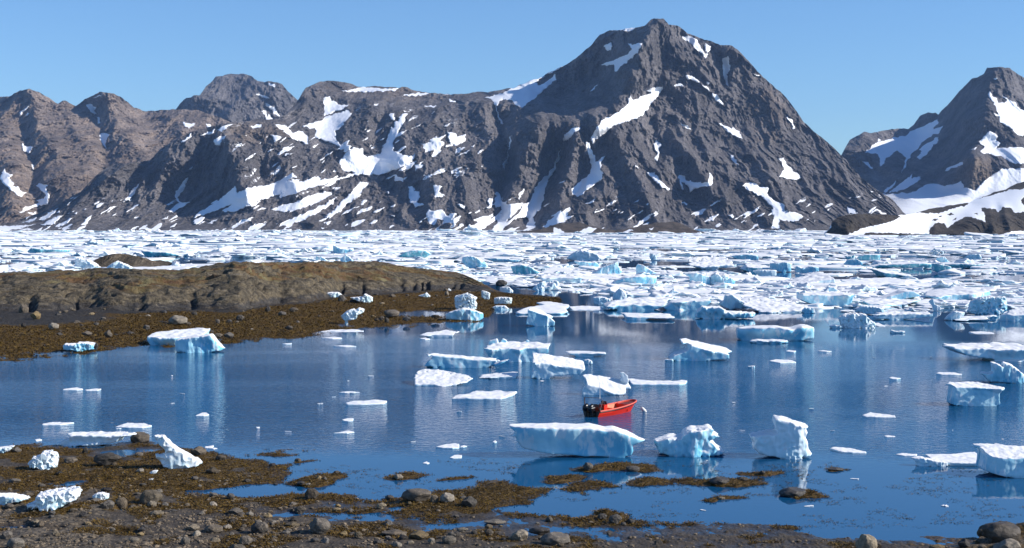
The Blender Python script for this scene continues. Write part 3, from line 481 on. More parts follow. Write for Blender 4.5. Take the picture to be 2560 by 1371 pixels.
def beach_h(x, y, fine=True):
    x = np.asarray(x, float); y = np.asarray(y, float)
    wx = x+0.9*fbm(x/3.0, y/3.0, 1.0, 3); wy = y+1.6*fbm(x/3.0, y/3.0, 5.0, 3)
    s = -sdf2(wx, wy, LAND); si = -sdf2(wx, wy, INLAND)
    h = np.where(s > 0, 0.03+0.02*np.minimum(s, 2), np.maximum(0.12*s, -0.6)-0.0)+0.0
    h = h+np.clip(si, 0, 30)*0.012+sstep(-1.0, 2.5, si)*0.07
    for (c, rx, ry, a) in MW: 
        q = ((wx-c[0])/rx)**2+((wy-c[1])/ry)**2; h = np.where(s > 1.0, h+a*np.exp(-q*1.3)*.6, np.maximum(h, a*(1.25*np.exp(-q*0.95)-0.58)-0.12*np.clip(q-2, 0, 5)))
    for (c, rx, ry, a) in PW:
        q = ((wx-c[0])/rx)**2+((wy-c[1])/ry)**2; h = h-a*np.exp(-q*1.3)
    h = h+0.055*fbm(x/2.2, y/2.2, 2.0, 3)+0.035*fbm(x/0.5, y/0.9, 6.0, 3)*sstep(-0.4, 0.2, s+0.4)
    if fine: h = h+0.03*fbm(x/0.22, y/0.3, 3.0, 3)
    return h
def on_beach(u, v):                    # where a line of sight meets the beach
    z = 0.1
    for _ in range(4):
        x, y, _q = at_z(u, v, z); z = float(beach_h(x, y))*0.6+z*0.4
    return float(x), float(y), float(beach_h(x, y))
ub = np.arange(-170, 2740, 2.2); vv = np.concatenate([np.arange(1090, 1440, 1.15), np.geomspace(1440, 2600, 20)])
UU, VV = np.meshgrid(ub, vv, indexing='ij')
bx, by, _ = at_z(UU, VV, 0.0)
bz = beach_h(bx, by)
def weed_mask(x, y):
    m = 0.6*fbm(x/5.0, y/5.0, 9.0, 4)-0.06
    for (u_, v_, a, b, k) in ((350,1185,420,55,.8),(80,1140,150,35,.6),(330,1270,200,16,.6),(560,1255,160,22,.7),(1130,1262,220,26,.75),(1250,1225,170,24,.9),(720,1250,120,20,.8),(1120,1345,120,10,.4),(1800,1210,800,50,1.0),(1500,1290,140,22,.8),(800,1200,120,22,1),(1010,1191,80,15,1),(1135,1199,60,12,1),(700,1150,110,25,1),(2010,1238,90,25,1),(600,1180,150,30,.5)):
        c = W2([(u_, v_)])[0]; rx = W2([(u_+a, v_)])[0][0]-c[0]; ry = abs(W2([(u_, v_-b)])[0][1]-c[1])
        m = np.maximum(m, k*np.exp(-((x-c[0])/rx)**2-((y-c[1])/ry)**2)*1.25-0.25+0.8*fbm(x/2.2, y/2.6, 4.0, 4))
    return m
wm = weed_mask(bx, by)
def beach_material():
    t = NT("beach_ground"); p = t.pos(); X, Y, Z = t.xyz(p)
    n = t.noise(0.9, 6, 0.6, p); n2 = t.noise(5.0, 6, 0.7, p)
    vor = t.n("ShaderNodeTexVoronoi"); vor.inputs["Scale"].default_value = 7.0; t.l(p, vor.inputs["Vector"])
    peb = t.n("ShaderNodeSeparateColor"); t.l(vor.outputs["Color"], peb.inputs[0])
    mud = t.mix(t.ramp(n, 0.35, 0.7), (0.036, 0.028, 0.021), (0.072, 0.056, 0.039))
    grav = t.mix(t.ramp(peb.outputs[0], 0.2, 0.9), (0.042, 0.034, 0.025), (0.165, 0.130, 0.088))
    g = t.math('MULTIPLY', t.ramp(t.math('ADD', Z, t.math('MULTIPLY', t.math('SUBTRACT', n, 0.5), 0.5)), 0.16, 0.34), 0.85)
    c = t.mix(g, mud, grav)
    wd = t.mix(t.ramp(n2, 0.36, 0.66), (0.032, 0.018, 0.004), (0.105, 0.060, 0.010))
    c = t.mix(t.ramp(t.attr("weed"), 0.05, 0.22), c, wd)
    wet = t.ramp(Z, 0.10, 0.02)
    rough = t.math('MULTIPLY_ADD', wet, -0.5, 0.85)
    nb = t.bump(t.math('MULTIPLY_ADD', n2, 0.5, t.math('MULTIPLY', vor.outputs["Distance"], -0.6)), 0.06, 0.8)
    return t.fin(c, rough, nb, 0.3)
tag(link("beach", mesh_np("beach", np.stack([bx, by, bz], -1).reshape(-1, 3), grid_quads(len(ub), len(vv)), attrs={"weed": wm}), beach_material()), kind='structure')
# ------------------------------------------------------------------ ice
def surfnet(Fv, org, h):
    ins = Fv < 0; nx, ny, nz = Fv.shape
    C = lambda A, a, b, c: A[a:nx-1+a, b:ny-1+b, c:nz-1+c]
    cnt = np.zeros((nx-1, ny-1, nz-1), np.float32); acc = np.zeros((nx-1, ny-1, nz-1, 3), np.float32)
    cor = [(a, b, c) for a in (0, 1) for b in (0, 1) for c in (0, 1)]
    for p in cor:
        for ax in range(3):
            if p[ax]: continue
            q = list(p); q[ax] = 1
            f0, f1 = C(Fv, *p), C(Fv, *q); m = C(ins, *p) != C(ins, *q)
            t = np.where(m, f0/np.where(m, f0-f1, 1), 0)
            cnt += m
            for d in range(3): acc[..., d] += np.where(m, p[d]+(t if d == ax else 0), 0)
    act = cnt > 0; idx = np.full(act.shape, -1, np.int64); idx[act] = np.arange(act.sum())
    ijk = np.argwhere(act); V = (ijk+acc[act]/cnt[act][:, None])*h+np.asarray(org)
    Q = []
    for ax in range(3):
        s0 = [slice(1, -1)]*3; s1 = [slice(1, -1)]*3; s0[ax] = slice(0, -1); s1[ax] = slice(1, None)
        a, b = ins[tuple(s0)], ins[tuple(s1)]; e = np.argwhere(a != b)
        if not len(e): continue
        e2 = e.copy()
        for d in range(3):
            if d != ax: e2[:, d] += 1
        fl = a[tuple(e.T)]
        o1, o2 = [(1, 2), (2, 0), (0, 1)][ax]
        def cell(d1, d2):
            k = e2.copy(); k[:, o1] -= d1; k[:, o2] -= d2; return idx[tuple(k.T)]
        q = np.stack([cell(1, 1), cell(0, 1), cell(0, 0), cell(1, 0)], 1)
        q[~fl] = q[~fl][:, ::-1]; Q.append(q)
    return V, np.concatenate(Q)

def berg(poly, Dr=0.5, slope=0.0, tv=0.1, seed=0, N=46, uc=0.25, lip=0.12, rough=1.0, under=0.8, flat=False, lump=0.0):
    """solid lump of ice from its outline (x right, z up, metres, water at z=0); Dr depth to width, tv slope of the view onto its top"""
    P = np.array(poly, float); x0, x1 = P[:, 0].min(), P[:, 0].max(); W = x1-x0; H = max(P[:, 1].max(), 0.02)
    D = W*Dr; k = slope+tv
    if D*k > 0.72*H: D = max(0.72*H/k, 0.12*W)
    sh = min(D*k, 0.75*H); Hb = H-sh
    P = P.copy(); P[:, 1] = np.where(P[:, 1] > 0, P[:, 1]*Hb/H, P[:, 1])
    zl = P[:, 1]; ut = min(under, 0.6+0.1*W)
    # carry the outline down below the water
    low = P[zl < 0.12*Hb]; xl, xr = low[:, 0].min(), low[:, 0].max()
    i0 = int(np.argmin(np.where(zl < 0.12*Hb, P[:, 0], 1e9))); i1 = int(np.argmax(np.where(zl < 0.12*Hb, P[:, 0], -1e9)))
    h = max(W/N, (Hb+sh)/N, 0.004*W); hz = min(h, max(Hb/7, h/6)); ut = min(ut, max(Hb*1.2, 8*hz))
    pad = 3*h; pz = 3*hz; zmin = -ut-pz
    nx = int((W+2*pad)/h)+2; ny = int((D+2*pad)/h)+2; nz = int((Hb+slope*D+ut+2*pz)/hz)+2
    X = x0-pad+np.arange(nx)*h; Y = -D/2-pad+np.arange(ny)*h; Z = zmin+np.arange(nz)*hz
    # extend: vertical band under the waterline span
    gX, gY, gZ = np.meshgrid(X, Y, Z, indexing='ij')
    a = rough*min(W, 3*Hb)*0.026
    f = 3.2/max(W*0.5, H)
    ox = seed*7.31
    qx = gX+a*fbm(gX*f+ox, gY*f, gZ*f, 3); qz = gZ-slope*(gY+D/2)+0.55*a*fbm(gX*f+ox+40, gY*f, gZ*f, 3)
    g2x = x0-pad-2*a+np.arange(int((W+2*pad+4*a)/(h*0.6))+2)*h*0.6; zt = Hb+pz+2*a; g2z = zmin-slope*D-2*a+np.arange(int((zt-zmin+slope*D+4*a)/(hz*0.6))+2)*hz*0.6
    ax, az = np.meshgrid(g2x, g2z, indexing='ij')
    S = sdf2(ax, np.maximum(az, 0.02*H), P)
    S = np.where(az < 0.02*H, np.maximum(S, np.maximum((xl+0.05*W)-ax, ax-(xr-0.05*W))*0.8), S)
    S = np.maximum(S, -ut-az)
    ii = np.clip((qx-g2x[0])/(h*0.6), 0, len(g2x)-1.01); jj = np.clip((qz-g2z[0])/(hz*0.6), 0, len(g2z)-1.01)
    i = ii.astype(int); j = jj.astype(int); fx = ii-i; fz = jj-j
    s = (S[i, j]*(1-fx)+S[i+1, j]*fx)*(1-fz)+(S[i, j+1]*(1-fx)+S[i+1, j+1]*fx)*fz
    # plan outline and the walls drawn in under the upper lip
    xc = (x0+x1)/2; e = np.clip(np.abs(gX-xc)/(W/2+0.02*W), 0, 1)
    hd = D/2*(1-e**2.6)**(1/2.2)*(1+0.22*fbm(gX*f*0.8+ox, np.sign(gY)*3.7, gZ*f*0.35+9, 3))
    colz = np.where(S < 0, az, -9).max(1); top = np.interp(gX, g2x, np.maximum(colz, 0.0))
    below = (top-qz)/max(Hb, 1e-3)
    hd = hd*(1-uc*sstep(lip*0.4, max(0.75, lip*2.2), below)*(1-0.25*sstep(0.7, 1.0, below)))
    hd = hd*(1+0.03*rough*noise(gX*f*5+ox, 2.0*np.sign(gY), gZ*f*0.9))
    q = (np.abs(gY)-hd)*0.85
    kk = 0.05*min(Hb, D)+1e-6
    m = np.clip(0.5+0.5*(s-q)/kk, 0, 1); Fv = q*(1-m)+s*m+kk*m*(1-m)
    Fv = Fv-rough*0.02*min(Hb, D, W*.3)*fbm(gX*f*3.1+ox, gY*f*3.1, gZ*f*2.2, 3)
    if lump: Fv = Fv-lump*Hb*(0.5-np.abs(noise(gX*f*1.7+ox, gY*f*1.7, gZ*f*1.7))*2)*0.20
    Fv[0] = Fv[-1] = 1; Fv[:, 0] = Fv[:, -1] = 1; Fv[:, :, 0] = Fv[:, :, -1] = np.maximum(Fv[:, :, 0], h)
    return surfnet(Fv, (X[0], Y[0], Z[0]), np.array([h, h, hz]))+(D,)

def berg_cap(sil, cap, tv, sx=0.0, sy=0.1, uc=0.2, ct=0.3, extras=(), N=60, seed=0, rough=1.0, floor=None, lump=0.0):
    """ice with a snow roof: the roof is a tilted plane with its own outline, the walls below are drawn in under it"""
    C = np.array(cap, float); c0 = (C[:, 1]-sx*C[:, 0]).min() if floor is None else floor
    yy = np.clip((C[:, 1]-c0-sx*C[:, 0])/(sy+tv), 0, None); PL = np.stack([C[:, 0], yy], 1)
    allp = np.concatenate([C]+[np.array(q, float) for q in ([sil] if sil is not None else [])+list(extras)])
    x0, x1 = allp[:, 0].min(), allp[:, 0].max(); zt = max(allp[:, 1].max(), (c0+sx*PL[:, 0]+sy*PL[:, 1]).max())
    W = x1-x0; D = yy.max(); h = max(W/N, D/N*.8); hz = min(h, max((zt+.1)/22, h/5)); ut = 6*hz
    X = np.arange(x0-3*h, x1+3.5*h, h); Y = np.arange(-3*h-0.05*W, D+3.5*h, h); Z = np.arange(-ut, zt+4*hz+.03*W, hz)
    gX, gY, gZ = np.meshgrid(X, Y, Z, indexing='ij'); f = 5.0/max(W, 1e-3); ox = seed*5.17; a = 0.012*W*rough
    wx = gX+a*fbm(gX*f+ox, gY*f, gZ*f, 3); wy = gY+a*fbm(gX*f+ox+30, gY*f, gZ*f, 3)
    # plan outline of the roof on its own grid
    hx = h*.7; px = np.arange(x0-5*h, x1+5.5*h, hx); py = np.arange(-6*h-.08*W, D+6.5*h, hx); ax, ay = np.meshgrid(px, py, indexing='ij'); S2 = sdf2(ax, ay, PL)
    def look(S, u, v, u0, v0, d1, d2):
        i_ = np.clip((u-u0)/d1, 0, S.shape[0]-1.01); j_ = np.clip((v-v0)/d2, 0, S.shape[1]-1.01); i = i_.astype(int); j = j_.astype(int); fx = i_-i; fy = j_-j
        return (S[i, j]*(1-fx)+S[i+1, j]*fx)*(1-fy)+(S[i, j+1]*(1-fx)+S[i+1, j+1]*fx)*fy
    plan = look(S2, wx, wy, px[0], py[0], hx, hx)
    top = c0+sx*gX+sy*gY+rough*0.017*W*fbm(gX*f*1.3+ox, gY*f*1.3, 3.3, 3)+lump*.02*W*fbm(gX*f*2+ox, gY*f*2, 1.3, 2)
    q = gZ-top; ct_ = ct*(0.75+0.5*noise(gX*f*1.6+ox, gY*f*1.6, 8.8)); 
    slab = np.maximum(plan+0.35*np.abs(q+ct_*.5)*0.6-0.02*W*0, np.maximum(q, -q-ct_))
    Fv = slab
    if sil is not None:
        hz2 = hz*.7; pz = np.arange(-ut-4*hz, zt+6*hz+.05*W, hz2); bx_, bz_ = np.meshgrid(px, pz, indexing='ij'); SL = np.array(sil, float)
        lo = SL[SL[:, 1] < 0.15*max(SL[:, 1].max(), 1e-3)]; xl, xr = lo[:, 0].min(), lo[:, 0].max()
        S3 = sdf2(bx_, np.maximum(bz_, .01*W), SL); S3 = np.where(bz_ < .01*W, np.maximum(S3, np.maximum(xl-bx_, bx_-xr)), S3)
        flut = 0.008*W*rough*noise(gX*f*4+ox, gY*f*4, gZ*f*.6)
        ss = look(S3, wx, gZ-0.0*gY, px[0], pz[0], hx, hz2)+flut
        dep = np.clip(-q/max(zt*.6, 1e-3), 0, 1); ins = plan+uc*0.34*min(W, 3*D)*sstep(.03, .7, dep)*(1-.5*sstep(.75, 1, dep))+flut*1.5
        # ends of the outline that stick out past the roof are kept as a low foot
        foot = np.maximum(ss, np.maximum(-(wy-0.12*D), wy-0.8*D)*.8)
        body = np.maximum(np.minimum(np.maximum(ss, ins), np.maximum(foot, plan-.25*W)), q)
        Fv = np.minimum(slab, body)
    for e in extras:
        e = np.array(e, float); ew = np.ptp(e[:, 0]); ec = e.mean(0); ey = np.clip((ec[1]-c0-sx*ec[0])/(sy+tv), .12*D, .8*D)
        se = sdf2(wx, gZ+tv*ey*.7, e); Fv = np.minimum(Fv, np.maximum(se, np.abs(wy-ey)-.28*ew))
    Fv = Fv-rough*0.004*W*fbm(gX*f*3.3+ox, gY*f*3.3, gZ*f*3.3, 3)
    if lump: Fv = Fv-lump*0.02*W*(0.5-2*np.abs(noise(gX*f*2+ox, gY*f*2, gZ*f*2)))
    Fv[0] = Fv[-1] = h; Fv[:, 0] = Fv[:, -1] = h; Fv[:, :, -1] = h; Fv[:, :, 0] = h
    return surfnet(Fv, (X[0], Y[0], Z[0]), np.array([h, h, hz]))

ZK = {'R1': (0, 960, 3.336), 'R2': (640, 960, 3.336), 'R3': (1240, 960, 3.336), 'R4': (1860, 960, 3.336), 'M1': (0, 560, 2.977), 'M2': (700, 560, 4.267), 'M3': (1200, 560, 4.267), 'M4': (1700, 560, 5.712), 'M5': (2060, 560, 4.896), 'H5': (1000, 800, 5.12), 'H6': (1420, 800, 5.273), 'H7': (2040, 760, 4.896), 'P': (0, 0, 1.0)}
SEEDS = [100]
def place_ice(key, pts, label, cat, name, Dr=0.5, slope=0.0, group=None, land=False, wl=None, cap=None, sx=0.0, sy=0.1, ct=None, extras=(), sil=0, **kw):
    x0, y0, s = ZK[key]; a = np.array(pts, float); u = x0+a[:, 0]/s; v = y0+a[:, 1]/s
    vb = v.max() if wl is None else y0+wl/s; uc = (u.min()+u.max())/2
    if land == 'beach': X0, Y0, Z0 = on_beach(uc, vb)
    elif land: X0, Y0, Z0 = (*[float(q) for q in at_z(uc, vb, land)[:2]], land)
    else: X0, Y0, _ = [float(q) for q in at_z(uc, vb, 0.0)]; Z0 = 0.0
    mpp = Y0/F; poly = np.stack([(u-uc)*mpp, (vb-v)*mpp], 1)
    SEEDS[0] += 1
    if cap is not None:
        cv = lambda p: np.stack([(x0+np.array(p, float)[:, 0]/s-uc)*mpp, (vb-(y0+np.array(p, float)[:, 1]/s))*mpp], 1)
        tv = (CAMZ-Z0)/Y0; H_ = (vb-v.min())*mpp; W_ = np.ptp(u)*mpp; kk = {k_: v_ for k_, v_ in kw.items() if k_ in ('uc', 'N', 'rough', 'lump')}; kk['N'] = max(kk.get('N', 60), 44)
        if cap == 'floe': Vx, Q = berg_cap(None, poly, tv, 0.0, sy, ct=.14*H_+.25, floor=.14*H_, seed=SEEDS[0], **kk)
        else: Vx, Q = berg_cap(poly if sil == 0 else cv(sil), cv(cap), tv, sx, sy, ct=ct or .10*H_, extras=[cv(q) for q in extras], seed=SEEDS[0], **kk)
        o = link(name, mesh_np(name, Vx, Q), M_ICE); o.location = (X0, Y0, Z0)
        return tag(set_tone(o, label), label, cat, group)
    Vx, Q, D = berg(poly, Dr, slope, (CAMZ-Z0)/Y0, SEEDS[0]*1.37, **kw)
    o = link(name, mesh_np(name, Vx, Q), M_ICE)
    o.location = (X0, Y0+D/2, Z0-(0.04 if land else 0)); o.rotation_euler.z = -math.atan2(X0, Y0)*0.6
    return tag(set_tone(o, label), label, cat, group)
def set_tone(o, label):
    l = label.lower()
    o['tone'] = -1.0 if ('teal' in l or 'dark blue' in l) else (0.0 if any(k_ in l for k_ in ('blue', 'turquoise', 'green', 'glassy')) else (0.9 if ('white' in l or 'stranded' in l or 'weed' in l) else 0.55))
    return o
def berg_(key, label, pts, **kw): return place_ice(key, pts, label, 'iceberg', 'iceberg', **kw)
def floe_(key, label, pts, **kw): return place_ice(key, pts, label, 'ice floe', 'ice_floe', **{**dict(Dr=0.7, N=34, uc=0.1, rough=0.7, cap='floe', sy=.04), **kw})
def chunk_(key, label, pts, **kw): return place_ice(key, pts, label, 'ice chunk', 'ice_chunk', **{**dict(Dr=0.7, N=34, uc=0.1, lump=0.5), **kw})

# bergs in the open water of the bay
berg_('R3', "long boat-shaped blue berg with a flat snowy top in front of the red boat", [(95,312),(300,315),(560,318),(800,320),(920,345),(990,340),(1100,380),(1260,460),(1190,485),(1145,500),(1155,560),(1140,600),(1090,622),(900,612),(650,605),(380,580),(220,535),(185,480),(165,420),(105,435),(150,400),(160,370)], Dr=.26, uc=.30, lip=.10, N=110, rough=.6)
berg_('R3', "white berg shaped like a sitting duck, right of the long blue berg", [(1335,465),(1450,430),(1570,420),(1590,375),(1640,340),(1700,345),(1740,330),(1770,318),(1800,320),(1825,330),(1830,380),(1875,405),(1840,430),(1800,450),(1830,480),(1870,530),(1930,595),(1800,605),(1600,612),(1460,605),(1370,580),(1360,520)], Dr=.6, uc=.05, N=84, lump=.12)
berg_('R4', "tall white berg topped by a tilted slab like an anvil, standing in calm water", [(70,420),(130,410),(210,395),(300,385),(300,350),(270,290),(280,250),(330,248),(420,275),(490,300),(555,325),(530,345),(548,390),(530,420),(560,480),(570,550),(592,600),(500,620),(430,630),(280,615),(200,600),(150,585),(105,545),(110,480)], Dr=.6, uc=.05, N=90, lump=.12)
berg_('R4', "blue-sided berg with a sloping snow roof, cut by the right picture edge", [(2030,480),(2100,478),(2250,485),(2335,495),(2450,500),(2500,560),(2500,790),(2335,795),(2200,785),(2060,750),(2070,680),(2080,620),(2065,560)], Dr=.6, slope=.12, uc=.12, N=70, sy=.2, sil=[(2060,500),(2500,560),(2500,790),(2335,795),(2200,787),(2060,752),(2070,680),(2080,620),(2065,560)], cap=[(2030,480),(2100,478),(2250,485),(2335,495),(2450,500),(2520,560),(2480,640),(2335,610),(2200,570),(2095,525),(2110,515),(2045,495)])
floe_('R4', "flat snow-covered slab floating against the berg cut by the right edge", [(1590,620),(1700,590),(1950,570),(2070,560),(2085,630),(2060,670),(1950,690),(1700,690),(1600,660)], slope=.06, N=60, sy=.05, sil=[(1600,630),(2080,640),(2060,675),(1950,690),(1720,692),(1620,665)], cap=[(1590,620),(1700,590),(1950,570),(2070,560),(2085,630),(2060,655),(1950,660),(1720,655)])
chunk_('R4', "small wedge of ice touching the end of the flat slab at right", [(1410,610),(1440,605),(1500,605),(1590,630),(1710,650),(1705,690),(1500,690),(1450,685),(1450,640)], Dr=.35, N=50)
floe_('R4', "thin ragged floe alone in the calm water right of the anvil berg", [(755,535),(800,522),(930,530),(1030,565),(1020,575),(905,580),(820,565)])
floe_('R4', "thin narrow floe just left of the small ice wedge at right", [(1275,585),(1350,575),(1465,585),(1440,600),(1330,602)])
floe_('R4', "white peaked floe in the rippled water below the mushroom berg, to its left", [(1005,258),(1110,235),(1280,262),(1265,278),(1130,282),(1020,272)])
floe_('R4', "tiny white scrap of ice between the anvil berg and the mushroom berg", [(1180,432),(1220,428),(1270,435),(1265,445),(1190,443)], N=24)
berg_('H7', "mushroom berg with a flat white cap on a blue drum, at the right", [(1660,970),(1850,950),(2060,940),(2200,975),(2345,1025),(2300,1050),(2270,1110),(2275,1240),(2200,1258),(1900,1255),(1700,1245),(1705,1150),(1720,1030),(1690,990)], Dr=.7, slope=.05, uc=.6, lip=.2, N=76, sx=-.03, sy=.1, sil=[(1700,985),(2300,1035),(2265,1110),(2275,1240),(2200,1258),(1900,1255),(1700,1247),(1705,1150),(1720,1030)], cap=[(1660,970),(1850,950),(2060,940),(2200,975),(2345,1025),(2280,1045),(2100,1030),(1980,1030),(1900,1005),(1780,1000)])
berg_('H7', "long overhanging berg with a pointed prow entering from the right edge", [(1630,510),(1800,490),(2280,480),(2400,460),(2546,455),(2700,470),(2700,700),(2400,710),(2240,710),(2200,690),(1920,650),(1800,610),(1730,570),(1700,530)], Dr=.4, uc=.15, lip=.25, N=84, sy=.05, sil=[(1700,520),(2700,520),(2700,700),(2400,710),(2240,710),(2200,690),(1920,650),(1800,610),(1730,570)], wl=710, cap=[(1630,510),(1800,490),(2280,480),(2400,460),(2546,455),(2700,470),(2700,560),(2400,560),(2160,550),(1950,520),(1750,525)])
berg_('H7', "blue berg with two horns like a crown, in front of the overhanging one at right", [(2070,850),(2110,840),(2150,850),(2210,830),(2220,790),(2190,695),(2240,700),(2330,750),(2340,700),(2440,730),(2546,830),(2600,880),(2600,975),(2180,960),(2120,900)], Dr=.55, uc=.1, N=66)
berg_('H7', "knobbly white berg like melted wax standing apart in front of the pack ice", [(320,170),(360,140),(460,115),(520,110),(560,130),(580,115),(630,125),(650,160),(680,200),(740,230),(755,280),(740,295),(600,300),(480,300),(360,290),(340,230)], Dr=.7, uc=.0, N=62, lump=.9)
chunk_('H7', "low row of dark-shaded lumps at the left foot of the knobbly berg", [(180,265),(240,252),(330,270),(345,295),(240,300),(185,295)])
floe_('H7', "small pale spit of ice at the right foot of the knobbly berg", [(740,250),(800,232),(865,230),(850,275),(760,278)])
chunk_('H7', "strip of broken little lumps floating right of the knobbly berg", [(925,345),(940,318),(1000,338),(1050,330),(1100,335),(1100,358),(930,362)], lump=1.0)
floe_('H7', "flat bright plank of ice in the dark reflection at far right", [(1930,340),(2100,335),(2195,345),(2190,365),(1935,368)])
floe_('H7', "greyish melting floe floating above the mushroom berg", [(1495,850),(1560,835),(1740,835),(1805,860),(1700,870),(1540,862)])
floe_('H7', "small greenish scrap in rippled water left of the greyish melting floe", [(920,905),(980,890),(1060,910),(990,925),(935,918)], N=26)
floe_('H7', "thin sliver of ice below and left of the knobbly berg", [(35,575),(130,566),(205,580),(130,588)], N=26)
berg_('H6', "white berg like a ship's bow with a small horn, right behind the red boat", [(190,720),(220,698),(400,720),(560,745),(690,775),(715,760),(690,695),(740,690),(800,740),(815,790),(830,850),(850,890),(790,885),(745,880),(750,940),(765,975),(640,985),(500,995),(195,995),(200,940),(250,860),(230,800)], Dr=.5, slope=.0, uc=.22, lip=.35, N=72, sx=-.25, sy=.8, sil=[(230,760),(800,800),(760,980),(640,987),(500,995),(195,995),(200,940),(250,860)], extras=[[(700,800),(720,755),(690,695),(740,690),(800,740),(818,800),(800,850)]], cap=[(190,720),(220,698),(400,720),(560,745),(690,775),(800,790),(830,850),(850,890),(745,880),(745,975),(690,985),(560,960),(440,910),(360,860),(250,800)])
floe_('H6', "long low blue-edged floe stretching right from the horned berg behind the boat", [(820,770),(920,770),(1000,790),(1300,795),(1500,800),(1570,790),(1605,805),(1570,830),(1480,855),(1200,860),(900,860),(840,850)], Dr=.25, uc=.2, lip=.3, N=70)
berg_('H6', "tilted white slab resting on a vivid blue base, alone in mid water", [(1515,235),(1600,225),(1760,260),(2000,320),(2130,350),(2225,400),(2180,420),(2140,440),(2130,490),(2140,525),(1950,535),(1700,550),(1480,550),(1350,520),(1400,480),(1500,440),(1600,400),(1640,340),(1590,300),(1520,290)], Dr=.5, slope=.05, lip=.2, N=72, sx=-.22, sy=.15, uc=.3, sil=[(1650,320),(2140,400),(2130,490),(2140,525),(1950,535),(1700,550),(1480,550),(1350,525),(1400,480),(1500,440),(1600,400)], cap=[(1515,235),(1600,225),(1760,260),(2000,320),(2130,350),(2225,400),(2180,420),(1900,420),(1800,390),(1720,350),(1640,320),(1590,298),(1520,290)])
chunk_('H6', "row of tiny white lumps at the blue foot of the tilted slab", [(1280,520),(1300,515),(1330,518),(1390,520),(1395,548),(1285,548)], N=26, lump=1.0)
floe_('H5', "flat white floe with pale green edge behind the thick block berg", [(2120,400),(2200,390),(2400,392),(2640,420),(2640,445),(2480,475),(2250,470),(2150,430)], Dr=.4, N=48, sy=.05, sil=[(2140,415),(2640,430),(2640,445),(2480,475),(2250,472),(2160,440)], cap=[(2120,400),(2200,390),(2400,392),(2640,420),(2630,432),(2400,430),(2250,425),(2150,412)])
berg_('H5', "wide berg with knobs along its left rim and pale green walls, third row back", [(1060,370),(1130,320),(1140,270),(1240,240),(1260,270),(1310,240),(1360,265),(1500,275),(1620,260),(1800,280),(1945,285),(1910,330),(1905,400),(1900,430),(1700,540),(1450,545),(1230,540),(1130,490),(1100,385)], Dr=.6, slope=.03, uc=.18, lip=.35, N=76, sy=.1, sil=[(1100,360),(1900,320),(1905,430),(1700,540),(1450,547),(1230,540),(1130,480),(1100,400)], extras=[[(1130,330),(1140,270),(1240,240),(1255,290),(1200,340)],[(1265,310),(1310,238),(1360,262),(1370,310)],[(1600,290),(1630,256),(1670,285)]], cap=[(1060,370),(1130,320),(1200,290),(1310,262),(1500,275),(1620,262),(1800,280),(1945,285),(1910,325),(1700,345),(1530,375),(1330,350),(1180,375)])
berg_('H5', "long blue berg with a white streaked patch on its shaded wall, below the knobbed berg", [(320,430),(450,418),(620,440),(800,465),(1000,475),(1200,495),(1400,510),(1330,540),(1220,560),(1200,600),(1000,615),(650,618),(300,600),(330,560),(400,490),(350,465)], Dr=.4, uc=.3, lip=.25, N=80, sx=-.08, sy=.05, sil=[(400,440),(1250,510),(1220,560),(1200,600),(1000,615),(650,618),(300,600),(330,560),(400,490)], extras=[[(1200,560),(1290,530),(1400,505),(1340,545),(1210,600)]], cap=[(320,430),(450,416),(620,440),(800,462),(1000,472),(1200,492),(1300,512),(1200,515),(1000,495),(800,485),(620,462),(450,450),(350,460)])
berg_('H5', "thick block berg with a sloping grey-flecked top, left of the horned berg", [(1700,400),(1760,415),(1950,440),(2200,480),(2360,520),(2375,620),(2330,640),(2310,700),(2100,715),(1960,730),(1900,760),(1680,745),(1690,690),(1720,620),(1700,560)], Dr=.75, slope=.22, uc=.15, lip=.2, N=72, sx=-.15, sy=.35, sil=[(1700,450),(2370,560),(2370,630),(2310,705),(2100,718),(1960,730),(1900,760),(1680,748),(1690,690),(1720,620),(1700,560)], cap=[(1700,400),(1760,415),(1950,440),(2200,480),(2360,520),(2375,620),(2330,625),(2100,600),(1950,580),(1850,545),(1730,560),(1700,480)])
berg_('H5', "broad sloping white slab with a notched left side, left in the bay", [(170,660),(230,620),(400,625),(560,640),(800,690),(925,740),(870,775),(830,800),(720,845),(540,855),(300,850),(180,850),(140,740),(210,690)], Dr=.8, slope=.15, uc=.2, lip=.35, N=72, sy=.25, sil=[(160,745),(880,768),(830,800),(720,845),(540,857),(300,852),(180,850)], cap=[(170,660),(230,620),(400,625),(560,640),(800,690),(925,740),(870,775),(830,795),(720,820),(540,852),(440,830),(330,790),(200,765),(150,740),(210,700)])
floe_('H5', "low wedge floe between the broad sloping slab and the thick block berg", [(1000,740),(1080,700),(1200,680),(1440,660),(1520,660),(1510,700),(1480,760),(1300,755)], N=48, sx=.05, sil=[(1050,735),(1510,680),(1480,760),(1300,757),(1010,750)], cap=[(1000,740),(1080,700),(1200,680),(1440,660),(1515,662),(1480,700),(1300,725),(1150,740)])
floe_('H5', "thin leaf-shaped floe in front of the wedge floe, mid water", [(650,995),(720,950),(880,935),(950,900),(1100,905),(1230,895),(1330,905),(1510,915),(1400,960),(1300,1000),(1100,1010),(900,1020)], slope=.05, N=60)
floe_('H5', "low roof-shaped floe just off the tip of the weedy point", [(240,195),(320,160),(480,145),(575,120),(640,140),(760,145),(700,180),(670,220),(500,228),(330,222)], N=50, Dr=.5, uc=.25, lip=.3, sy=.1, sil=[(330,190),(700,170),(670,222),(500,228),(330,222)], cap=[(240,195),(320,160),(480,145),(575,120),(640,140),(760,145),(700,165),(600,175),(480,185),(350,200)])
